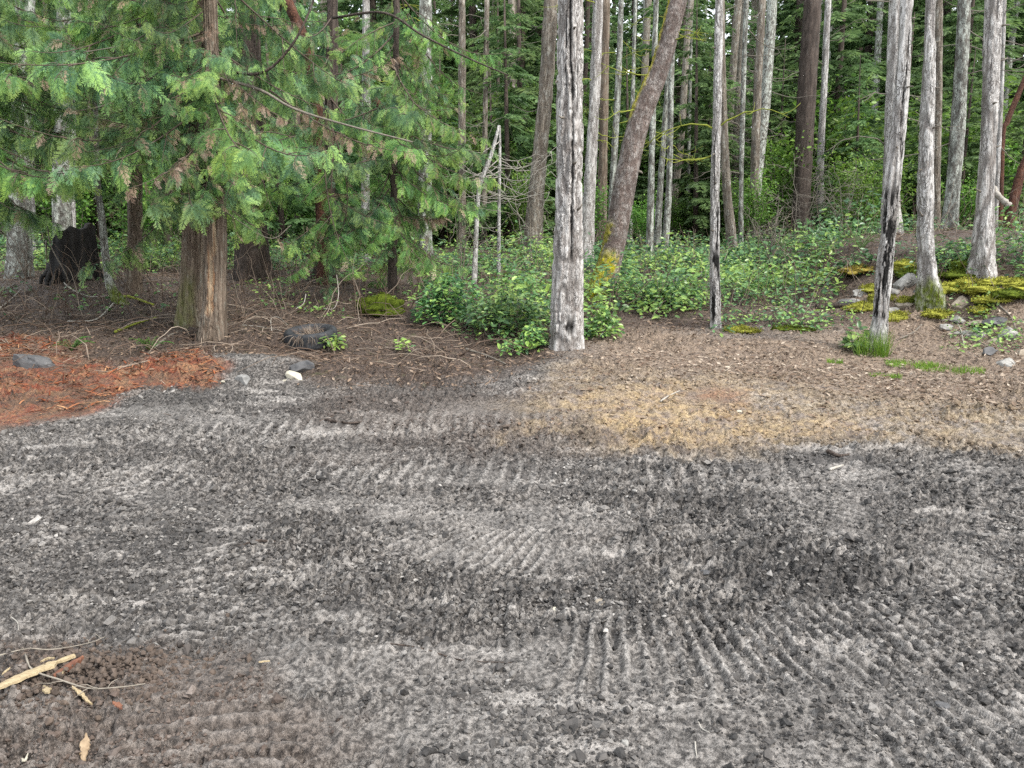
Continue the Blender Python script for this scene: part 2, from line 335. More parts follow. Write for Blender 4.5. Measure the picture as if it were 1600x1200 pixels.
def soil_material():
    m, nt = mat('soil'); co = nd(nt, 'TexCoord').outputs['Object']
    na = noise(nt, co, .9, 5, .6); nb = noise(nt, co, 5.5, 6, .65); nc = noise(nt, co, 38, 5, .7); ne = noise(nt, co, 150, 3, .6)
    st = nd(nt, 'Mapping', Vector=co, Scale=(.55, 2.6, 1), Rotation=(0, 0, .12)).outputs[0]; nstk = noise(nt, st, 2.1, 5, .62)
    mud = ramp(nt, nc, [(.38, (.018, .0155, .014)), (.48, (.075, .067, .060)), (.59, (.27, .247, .225))])
    dry = ramp(nt, nc, [(.36, (.11, .10, .091)), (.60, (.50, .466, .43))])  # dry crust, painted paler to stand in for highlights on the mud too
    damp = ramp(nt, nc, [(.38, (.013, .012, .011)), (.62, (.115, .106, .099))])
    f_dry_highlight = nd(nt, 'Math', _operation='MAXIMUM', i0=ramp(nt, nstk, [(.53, 0.0), (.64, .85)]), i1=nd(nt, 'Math', _operation='MULTIPLY', i0=attr(nt, 'pad'), i1=ramp(nt, nb, [(.35, 0.35), (.6, .95)])).outputs[0]).outputs[0]
    c = mixc(nt, ramp(nt, nb, [(.48, 0.0), (.62, .9)]), mud, damp); c = mixc(nt, ramp(nt, na, [(.48, 0.0), (.60, .9)]), c, damp); c = mixc(nt, f_dry_highlight, c, dry)
    brown = ramp(nt, nc, [(.36, (.032, .023, .018)), (.62, (.165, .122, .095))]); c = mixc(nt, attr(nt, 'brown'), c, brown)
    sand = mixc(nt, ramp(nt, nb, [(.4, 0.0), (.62, 1.0)]), ramp(nt, nc, [(.36, (.19, .128, .066)), (.58, (.53, .39, .21))]), ramp(nt, nc, [(.36, (.11, .080, .062)), (.62, (.34, .265, .205))])); c = mixc(nt, nd(nt, 'Math', _operation='MULTIPLY', i0=attr(nt, 'sand'), i1=ramp(nt, noise(nt, co, 1.7, 6, .7), [(.3, .5), (.5, 1.0)])).outputs[0], c, sand)
    forest = ramp(nt, nc, [(.3, (.018, .012, .009)), (.5, (.062, .042, .031)), (.7, (.19, .135, .10))]); forest = mixc(nt, ramp(nt, nb, [(.58, 0.0), (.7, .5)]), forest, (.06, .075, .015)); c = mixc(nt, attr(nt, 'forest'), c, forest)
    lit = mixc(nt, ramp(nt, nb, [(.45, 0.0), (.65, .6)]), ramp(nt, nc, [(.36, (.095, .066, .047)), (.62, (.33, .25, .18))]), (.15, .11, .085)); c = mixc(nt, attr(nt, 'litter'), c, lit)
    red = mixc(nt, ramp(nt, nb, [(.42, 0.0), (.6, 1.0)]), ramp(nt, nc, [(.36, (.075, .020, .012)), (.62, (.33, .085, .035))]), ramp(nt, nc, [(.36, (.09, .045, .028)), (.62, (.40, .22, .11))])); c = mixc(nt, attr(nt, 'red'), c, ramp(nt, nc, [(.36, (.035, .021, .015)), (.62, (.16, .095, .06))])); c = mixc(nt, nd(nt, 'Math', _operation='MULTIPLY', i0=attr(nt, 'red'), i1=ramp(nt, noise(nt, co, 2.2, 6, .7), [(.40, .05), (.58, .95)])).outputs[0], c, red)
    c = mixc(nt, ramp(nt, ne, [(.62, 0.0), (.75, .6)]), c, (.36, .34, .32))
    h = nd(nt, 'Math', _operation='MULTIPLY_ADD', i0=ne, i1=.35, i2=nc).outputs[0]
    finish(nt, c, .72, h, 1.0, .04, .4); return m
M['soil'] = soil_material()
def ground_mesh():
    ys = [1.25]
    while ys[-1] < 13.4: ys.append(ys[-1] + .0034 * (ys[-1] + .7))
    ys = np.array(ys); s = np.linspace(-.98, .98, 860); Y = ys[:, None] * np.ones(len(s)); X = s[None] * (ys[:, None] + 1.1)
    z, so, pad = detail(X, Y); Z = h0(X, Y) + z
    n, k = Y.shape; i = np.arange(n - 1)[:, None] * k; j = np.arange(k - 1)[None]
    q = np.stack([i + j, i + j + 1, i + k + j + 1, i + k + j], -1).reshape(-1, 4)
    mb = MB(); mb.add(np.stack([X, Y, Z], -1).reshape(-1, 3), q, pad=pad.ravel(), **{a: b.ravel() for a, b in so.items()})
    kind(mb.obj('clearing_ground', M['soil']), 'structure')
    ys = np.concatenate([np.linspace(-40, 1, 30), np.linspace(1.3, 40, 150), 40 * (10.5 ** np.linspace(.02, 1, 50))]); xs = np.concatenate([-26 - 260 * np.linspace(1, .01, 24) ** 2, np.linspace(-26, 26, 190), 26 + 260 * np.linspace(.01, 1, 24) ** 2])
    X, Y = np.meshgrid(xs, ys); z, so, pad = detail(X, Y, False)
    inside = (np.abs(X) < .96 * (Y + 1.1)) & (Y > 1.3) & (Y < 13.1)
    Z = h0(X, Y) + np.where(inside, -.14, z)
    n, k = Y.shape; i = np.arange(n - 1)[:, None] * k; j = np.arange(k - 1)[None]
    q = np.stack([i + j, i + j + 1, i + k + j + 1, i + k + j], -1).reshape(-1, 4)
    mb = MB(); mb.add(np.stack([X, Y, Z], -1).reshape(-1, 3), q, pad=0 * pad.ravel(), **{a: b.ravel() for a, b in so.items()})
    kind(mb.obj('forest_ground', M['soil']), 'structure')
ground_mesh()
def hz(x, y):                                        # ground height with its relief
    x = np.atleast_1d(np.asarray(x, float)); y = np.atleast_1d(np.asarray(y, float)); return h0(x, y) + detail(x, y)[0]

# ------------------------------------------------------------------ clods, litter, shreds, twigs (nobody could count them)
ICO_V = np.array([[0, 0, 1]] + [[math.cos(a) * .894, math.sin(a) * .894, .447] for a in np.arange(5) * 1.2566] + [[math.cos(a) * .894, math.sin(a) * .894, -.447] for a in np.arange(5) * 1.2566 + .628] + [[0, 0, -1]])
ICO_T = [[0, 1 + i, 1 + (i + 1) % 5] for i in range(5)] + [[1 + i, 6 + i, 1 + (i + 1) % 5] for i in range(5)] + [[6 + i, 6 + (i + 1) % 5, 1 + (i + 1) % 5] for i in range(5)] + [[11, 6 + (i + 1) % 5, 6 + i] for i in range(5)]
def euler_mats(n, tilt=math.pi):
    a = rng.uniform(0, 2 * np.pi, n); b = rng.uniform(-tilt, tilt, n); c = rng.uniform(-tilt, tilt, n); o = np.zeros(n); l = np.ones(n)
    Rz = np.stack([np.cos(a), -np.sin(a), o, np.sin(a), np.cos(a), o, o, o, l], -1).reshape(-1, 3, 3)
    Rx = np.stack([l, o, o, o, np.cos(b), -np.sin(b), o, np.sin(b), np.cos(b)], -1).reshape(-1, 3, 3)
    Ry = np.stack([np.cos(c), o, np.sin(c), o, l, o, -np.sin(c), o, np.cos(c)], -1).reshape(-1, 3, 3)
    return Rz @ Rx @ Ry
def fan_points(n, y0, y1, smax=.8):
    y = np.exp(rng.uniform(np.log(y0), np.log(y1), n)); return rng.uniform(-smax, smax, n) * (y + .5), y
def clods():
    m, nt = mat('clod_soil'); t = attr(nt, 'tint'); co = nd(nt, 'TexCoord').outputs['Object']; n = noise(nt, co, 60, 4, .7)
    c = ramp(nt, t, [(0, (.015, .014, .013)), (.45, (.070, .064, .059)), (.8, (.20, .187, .172)), (1, (.36, .34, .315))]); c = mixc(nt, ramp(nt, n, [(.4, 0.0), (.7, .6)]), c, (.06, .057, .055))
    c = mixc(nt, attr(nt, 'sand'), c, (.30, .21, .12)); c = mixc(nt, attr(nt, 'brown'), c, (.10, .066, .048)); finish(nt, c, .75, n, .6, .01, .35)
    mb = MB()
    OCT_V = np.array([[1, 0, 0], [0, 1, 0], [-1, 0, 0], [0, -1, 0], [0, 0, 1], [0, 0, -1.]]); OCT_T = [[0, 1, 4], [1, 2, 4], [2, 3, 4], [3, 0, 4], [1, 0, 5], [2, 1, 5], [3, 2, 5], [0, 3, 5]]
    for n, a, b, tv0, tt, s0, mx in ((42000, 1.7, 4.6, OCT_V, OCT_T, .0046, .014), (44000, 3.2, 8.5, OCT_V, OCT_T, .0072, .018), (5500, 1.7, 5, ICO_V, ICO_T, .009, .026), (3500, 4, 8, ICO_V, ICO_T, .014, .035)):
        x, y = fan_points(n, a, b); s = soil(x, y); keep = (s['forest'] < .4) & (s['red'] < .5) & (fbm(x * 1.3 + 9, y * 1.3, 0, 3) + fbm(x * 5, y * 5, 0, 2) + rng.uniform(-.5, .5, len(x)) - .6 * packed(x, y) > -.25); x, y = x[keep], y[keep]; sd = s['sand'][keep]; bw = s['brown'][keep]
        sz = np.clip(s0 * (1 - rng.random(len(x))) ** -.40, 0, mx)
        z = hz(x, y); tn = np.clip(rng.beta(1.8, 2.4, len(x)) + .25 * fbm(x * 2.2, y * 2.2, 0, 2), 0, 1)
        for v in range(8):
            q = np.arange(len(x)) % 8 == v; k = q.sum(); tv = tv0 * (1 + .38 * rng.uniform(-1, 1, (len(tv0), 1))) * [1, .75, .6] + rng.normal(0, .1, (len(tv0), 3))
            stamp(mb, tv, None, euler_mats(k, .6) * sz[q][:, None, None], np.stack([x[q], y[q], z[q] + sz[q] * .2], -1), tt=tt, tint=tn[q], sand=sd[q] * .8, brown=bw[q])
    kind(mb.obj('dirt_clods', m, smooth=False), 'stuff')
clods()
LEAF_V = np.array([[0, 0, 0], [.32, .24, .05], [.72, .2, .03], [1, 0, -.06], [.72, -.2, .03], [.32, -.24, .05]]); LEAF_Q = [[0, 3, 2, 1], [0, 5, 4, 3]]
STRIP_V = np.array([[0, -.5, 0], [.5, -.5, .15], [1, -.35, 0], [1, .35, 0], [.5, .5, .15], [0, .5, 0]]); STRIP_Q = [[0, 1, 4, 5], [1, 2, 3, 4]]
def scatter_flat(mb, tv, tq, x, y, length, width, tilt, tint, lift=.006):
    n = len(x); Rm = euler_mats(n, tilt); S = np.zeros((n, 3, 3)); S[:, 0, 0] = length; S[:, 1, 1] = width; S[:, 2, 2] = np.minimum(length, .05)
    stamp(mb, tv, tq, Rm @ S, np.stack([x, y, hz(x, y) + lift], -1), tint=tint)
def litter():
    x, y = fan_points(110000, 6.2, 19, .9); s = soil(x, y)
    p = .30 * s['forest'] + .42 * s['litter'] + .08 * s['sand']; k = rng.random(len(x)) < p; x, y = x[k], y[k]; n = len(x)
    mb = MB(); L = rng.uniform(.035, .085, n); scatter_flat(mb, LEAF_V, LEAF_Q, x, y, L, L * rng.uniform(.5, 1, n), .5, np.clip(rng.beta(1.5, 1.6, n) * (.65 + .45 * s['litter'][k]), 0, 1), .012)
    kind(mb.obj('leaf_litter', M['litter'], smooth=False), 'stuff')
    x, y = fan_points(40000, 5.5, 12.5, .95); s = soil(x, y); k = rng.random(len(x)) < (s['red'] > .45) * s['red'] * sstep(-.35, .25, fbm(x * .9, y * .9, 0, 3) - .02) * .9; x, y = x[k], y[k]; n = len(x)
    mb = MB(); scatter_flat(mb, STRIP_V, STRIP_Q, x, y, rng.uniform(.04, .22, n), rng.uniform(.006, .02, n), .35, np.clip(rng.beta(1.4, 1.6, n) + .25 * vn(x * 1.5, y * 1.5, 0) - .09 * (y - 7.5), 0, 1), .015)
    kind(mb.obj('bark_shreds', M['shred'], smooth=False), 'stuff')
    x, y = fan_points(30000, 2.5, 15, .9); s = soil(x, y); k = rng.random(len(x)) < (y > 6.5) * (.004 + .8 * s['forest'] + .4 * s['litter'] + .01 * s['brown']); x, y = x[k], y[k]; n = len(x)
    mb = MB(); scatter_flat(mb, STRIP_V, STRIP_Q, x, y, rng.uniform(.05, .35, n), rng.uniform(.003, .010, n), .4, rng.beta(1.2, 2, n), .015)
    kind(mb.obj('twig_litter', M['brownstick'], smooth=False), 'stuff')
litter()
def brush():
    r = np.random.default_rng(21); x, y = fan_points(2600, 8.6, 18, .85); s = soil(x, y); k = r.random(len(x)) < .55 * s['forest'] * (1 - .6 * s['litter']) * np.where(x < -.6, 1, .35); x, y = x[k], y[k]; mb = MB()
    for i in range(len(x)):
        l = r.uniform(.25, 1.1); a = r.uniform(0, 6.28); p = np.array([x[i], y[i], h0(x[i], y[i]) + .02]); qx, qy = x[i] + l * math.cos(a), y[i] + l * math.sin(a); q = np.array([qx, qy, h0(qx, qy) + r.uniform(.0, .12)])
        t = np.linspace(0, 1, 7)[:, None]; c = p + (q - p) * t; c[:, 2] += (4 * t * (1 - t))[:, 0] * r.uniform(0, .25) * l * (r.random() < .5); c += r.normal(0, .02 * l, c.shape); tube(mb, c, np.linspace(1, .4, 7) * r.uniform(.003, .010), 4, tint=r.beta(1.5, 1.3))
    kind(mb.obj('brush_litter', M['brownstick']), 'stuff')
brush()

# ------------------------------------------------------------------ trunks
def trunk_mesh(pts, radii, mt, relief=None, flare=.25, seg=None, ext=9.0, char=None, moss=None, wood=None, fine=False, seed=0, furrow_k=1.0):
    """pts: world points bottom to top; returns (mesh, base). relief = (depth, horizontal frequency, vertical frequency)."""
    pts = [np.array(p, float) for p in pts]; radii = list(radii)
    d = pts[-1] - pts[-2]; d /= np.linalg.norm(d); top_in = pts[-1][2]
    if ext > top_in:
        L = (ext - top_in) / max(d[2], .3); pts.append(pts[-1] + d * L); radii.append(max(radii[-1] * (1 - .035 * L), .25 * radii[-1]))
    base = pts[0].copy(); base[2] = gz(base[0], base[1]) ; pts[0] = pts[0] + (pts[0] - pts[1]) / np.linalg.norm(pts[0] - pts[1]) * .18
    tot = sum(np.linalg.norm(b - a) for a, b in zip(pts, pts[1:]))
    n = int(tot / (.024 if fine else .12)) + 2; n = min(n, 420); seg = seg or (76 if fine else 18)
    path = spline(pts, n); rad = spline(np.array(radii), n)[:, 0]; hgt = path[:, 2] - base[2]
    rad = np.maximum(rad, .004)
    th = np.linspace(0, 2 * np.pi, seg, endpoint=False)[None]; Zh = hgt[:, None]; rr = rad[:, None]
    fl = flare * np.exp(-np.maximum(Zh, 0) / (rad[0] * 1.5 + .08)); lob = 1 + .5 * np.cos(3 * th + seed) + .3 * np.cos(5 * th + 2 * seed)
    disp = rr * fl * lob + rr * .05 * vn(np.cos(th) * 1.3 + seed, np.sin(th) * 1.3, Zh * .9 + .01)
    fur = np.zeros_like(disp)
    if relief:
        dep, kx, kz = relief; cx, cy = np.cos(th) * rr * kx + 7.7 * seed, np.sin(th) * rr * kx; wv = .35 * vn(cx * .6, cy * .6, Zh * 1.7 + .01)
        f1 = np.abs(vn(cx + wv, cy + wv, Zh * kz + .01)); f2 = np.abs(vn(cx * 2.1 + 5, cy * 2.1, Zh * kz * 2.4 + .01))
        fur = np.clip(1 - sstep(.02, .34, f1) + .6 * (1 - sstep(0, .3, f2)), 0, 1); disp = disp - dep * fur + dep * .35 * vn(cx * 4, cy * 4, Zh * 9 + .01)
    at_ = dict(furrow=fur * (.68 * furrow_k))
    for nm, fn in (('char', char), ('moss', moss), ('wood', wood)):
        if fn is not None:
            a = np.clip(fn(th + 0 * Zh, Zh + 0 * th), 0, 1); at_[nm] = a
            if nm == 'char': disp = disp - .10 * rr * a
            if nm == 'moss': disp = disp + a * (.022 + .016 * vn(np.cos(th) * rr * 30, np.sin(th) * rr * 30, Zh * 22 + .01))
            if nm == 'wood': disp = disp - .08 * rr * a
    mb = MB(); tube(mb, path - base, rad, seg, 0, disp, True, **at_)
    return mb.mesh('trunk', mt), base
# angle convention of tube(): a = cross(Y, up) = +X at theta 0, b = cross(up, X) = +Y at theta pi/2, so the camera side is theta = 3pi/2
FRONT = 1.5 * math.pi
def strip(t0, halfw, z0, z1, wob=.25, fr=2.2, seed=0, edge=.35):
    def f(th, z):
        c = t0 + wob * vn(z * fr + seed, seed * 1.7 + 0 * z, 0) + halfw * .45 * vn(z * 14 + seed, th * 5, 0) + halfw * .3 * vn(z * 40, th * 9 + seed, 0); d = np.abs((th - c + np.pi) % (2 * np.pi) - np.pi)
        w = halfw * (.85 + .45 * vn(z * 5 + seed, 3.3 + 0 * z, 0)); w = np.maximum(w, .02)
        return (1 - sstep(w * (1 - edge), w * (1 + edge), d)) * sstep(z0 - .08, z0 + .08, z) * (1 - sstep(z1 - .12, z1 + .12, z))
    return f
def either(*fs): return lambda th, z: np.maximum.reduce([f(th, z) for f in fs])
def foot_moss(h, t0=None, seed=0):
    def f(th, z):
        m = 1 - sstep(h * .4, h, z + .35 * h * vn(np.cos(th) * 2 + seed, np.sin(th) * 2, z * 3 + .01))
        if t0 is not None: m = m * sstep(-.3, .5, np.cos(th - t0))
        return m
    return f
def put_tree(name, label, px, w, mt, Y=None, ground=False, lean=0.0, cat='tree', group=None, **kw):
    """px: photo points along the trunk's middle, bottom first; w: widths there in photo pixels"""
    if ground: b = at(*px[0]); Y = b[1]
    pts = [P(x, y, Y + lean * i) for i, (x, y) in enumerate(px)]
    if not ground: pts[0][2] = gz(pts[0][0], Y)
    rad = [.5 * ww / FPX * np.linalg.norm(p) / np.linalg.norm(ray(*q)) for ww, p, q in zip(w, pts, px)]
    me, base = trunk_mesh(pts, rad, M[mt], **kw); root = empty(name, base, label, cat, group); link('trunk', me, root)
    return root, pts, rad
def add_part(root, mb, name, mats, smooth=True):
    o = mb.obj(name, mats, root, smooth); o.matrix_parent_inverse = Matrix.Translation(-Vector(root.location)); return o
def limb_curve(p0, p1, sag, n=9, jit=.04, seed=0):
    r = np.random.default_rng(seed); t = np.linspace(0, 1, n)[:, None]; p = p0 + (p1 - p0) * t; p[:, 2] -= (sag * 4 * t * (1 - t))[:, 0]
    L = np.linalg.norm(p1 - p0); p[1:-1] += r.uniform(-jit, jit, (n - 2, 3)) * L; return p
def dead_limbs(root, pts, rad, n, zr, L, mt='mosstwig', seed=0, r0=.011, spray=3):
    """bare arching twigs on a trunk, each a part"""
    r = np.random.default_rng(seed + 100); pts = np.array(pts); zs = pts[:, 2]
    for i in range(n):
        z = r.uniform(*zr); k = int(np.clip(np.searchsorted(zs, z) - 1, 0, len(zs) - 2)); f = np.clip((z - zs[k]) / max(zs[k + 1] - zs[k], 1e-3), 0, 1.5); c = pts[k] + (pts[k + 1] - pts[k]) * f
        a = r.choice([0, math.pi]) + r.normal(0, .7); l = L * r.uniform(.5, 1.3); d = np.array([math.cos(a), math.sin(a), r.uniform(-.35, .25)])
        s = r.choice([-1, 1]) * r.uniform(.05, .22) * l; c0 = limb_curve(c, c + d * l, s, 9, .02, seed * 31 + i); mb = MB(); tube(mb, c0, np.linspace(r0, r0 * .3, 9), 5)
        for j in range(spray):
            q = c0[r.integers(3, 8)]; e = q + (d * r.uniform(.2, .6) + r.normal(0, .35, 3)) * l * .4; tube(mb, limb_curve(q, e, .04 * l, 5, .04, i * 7 + j), np.linspace(r0 * .45, r0 * .2, 5), 4)
        add_part(root, mb, 'dead_branch', M[mt])

FIR = (.020, 13.0, 2.6); FIRB = (.016, 14, 2.4); SMOOTH = (.006, 9, 2.5)
PB = [(0, 0), (0, 0)]
# --- the trunks that stand at the edge of the clearing
T = {}
crack = either(strip(FRONT + .05, .095, 1.15, 6.2, .18, 1.6, 3), strip(FRONT + .55, .03, 2.9, 7, .1, 1, 5), strip(FRONT - .2, .05, 3.2, 4.2, .3, 2, 8), strip(FRONT + .3, .28, .22, .42, .2, 3, 9))
T['main'] = put_tree('fir_tree', 'thick grey fir with a long black crack down its bark, standing in salal', [(884, 545), (886, 440), (889, 300), (890, 150), (892, 0)], [50, 49, 42, 41, 38], 'fir', ground=True, relief=(.024, 12, 3.0), fine=True, char=crack, seed=1, flare=.12, furrow_k=.95)
ch2 = either(strip(FRONT + .1, .8, .7, 1.15, .5, 2.5, 2, .2), strip(FRONT + .3, .5, 1.1, 1.75, .5, 2, 22, .2), strip(FRONT + .8, .35, .3, .8, .4, 2, 4, .2), strip(FRONT - .9, .4, .1, .6, .4, 2, 14, .2), strip(FRONT - .3, .12, 1.8, 2.8, .4, 2, 24, .2))
T['birch'] = put_tree('slender_tree', 'slender whitish trunk with black scorch marks low down, right of the leaning arbutus', [(1119, 513), (1117, 440), (1117, 300), (1121, 150), (1124, 0)], [14, 17, 14.5, 13, 12], 'pale', ground=True, relief=(.008, 13, 2.5), fine=True, char=ch2, seed=2, flare=.2, furrow_k=.7)
ch3_ = either(strip(FRONT - .1, 1.3, .42, .72, .4, 2.2, 1, .15), strip(FRONT - .5, .75, .6, 2.1, .45, 1.6, 11, .2), strip(FRONT + .7, .22, 1.1, 2.4, .3, 2, 6, .2), strip(FRONT + .1, .2, 2.0, 4.0, .5, 1.3, 7, .2), strip(FRONT + .9, .35, .15, .5, .3, 2, 9, .2), strip(FRONT + .2, .2, .7, 1.6, .6, 2, 10, .2))
ch3 = lambda th, z: ch3_(th, z) * (1 - .85 * sstep(.12, .4, vn(th * 4 + 3, z * 5, 0) + .5 * vn(th * 11, z * 14, 0)))
T['burnt'] = put_tree('burnt_tree', 'narrow trunk charred black low down, white bark above, rising from a grass tuft', [(1369, 550), (1376, 490), (1381, 430), (1387, 370), (1395, 280), (1408, 150), (1417, 0)], [25, 24, 24, 22, 24, 21, 18], 'pale', ground=True, relief=(.012, 11, 1.8), fine=True, char=ch3, moss=lambda th, z: .4 * foot_moss(.35, None, 3)(th, z), seed=3, flare=.15, furrow_k=.8)
T['white'] = put_tree('fir_tree', 'whitish fir trunk with yellow moss around its foot on the rocky mound', [(1455, 478), (1449, 420), (1446, 300), (1450, 150), (1454, 0)], [33, 27, 24, 20, 16], 'pale', ground=True, relief=(.016, 9, 1.7), fine=True, moss=foot_moss(.45, None, 5), seed=4, flare=.3)
T['rightgrey'] = put_tree('fir_tree', 'furrowed grey fir on the crest of the mossy mound at the far right', [(1534, 428), (1538, 360), (1541, 300), (1547, 150), (1553, 0)], [34, 28, 25, 24, 24], 'fir', ground=True, relief=(.018, 10, 1.5), fine=True, seed=5, flare=.35)
arbm = either(strip(math.pi - .2, .75, 0, 1.25, .5, 1.5, 2, .6), strip(FRONT - .5, .9, -.2, .75, .5, 2, 12, .6), strip(math.pi, .42, 3.0, 5.6, .3, 1.3, 4, .6))
T['arbutus'] = put_tree('arbutus_tree', 'leaning red-brown arbutus with bright yellow moss on its foot and up its left edge', [(938, 472), (957, 395), (974, 300), (996, 200), (1034, 100), (1060, 0)], [40, 33, 35, 33, 28, 27], 'arbutus', Y=13.6, relief=(.004, 14, 9), fine=True, moss=arbm, seed=6, flare=.15)
T['twinleft'] = put_tree('cedar_tree', 'left and rougher stem of the twin cedar, stringy bark greened at the foot', [(301, 500), (302, 420), (303, 300), (308, 150), (316, 0)], [40, 36, 33, 29, 24], 'cedar', Y=10.9, relief=(.018, 20, .5), fine=True, moss=lambda th, z: .45 * foot_moss(.9, math.pi + .6, 3)(th, z), seed=7, flare=.25)
wd = either(strip(FRONT + .15, .15, 1.15, 1.72, .12, 1.5, 3), strip(FRONT - .2, .26, .35, 1.2, .2, 2, 5), strip(FRONT + .2, .12, .4, 1.0, .2, 2, 15))
T['twinright'] = put_tree('cedar_tree', 'right stem of the twin cedar, bark torn off to bare pale wood', [(334, 530), (337, 450), (337, 380), (335, 300), (332, 150), (328, 0)], [41, 34, 34, 32, 26, 20], 'cedar', ground=True, relief=(.014, 22, .5), fine=True, wood=wd, seed=8, flare=.22)
T['darkcedar'] = put_tree('cedar_tree', 'dark brown cedar trunk standing on bare soil behind the old tyre', [(506, 436), (510, 380), (513, 300), (518, 150), (520, 0)], [32, 25, 22, 20, 16], 'dark', ground=True, relief=(.010, 20, .6), fine=True, seed=9, flare=.3)
T['maple'] = put_tree('young_maple', 'thin crooked trunk with a mossy bent foot beside the black stump', [(194, 484), (180, 462), (171, 440), (165, 400), (159, 340), (152, 280), (148, 150), (143, 40)], [13, 12, 12, 11, 10, 9, 8, 6], 'mottled', Y=12.3, relief=(.004, 18, 2), fine=True, moss=foot_moss(.42, None, 1), seed=10, flare=.2)
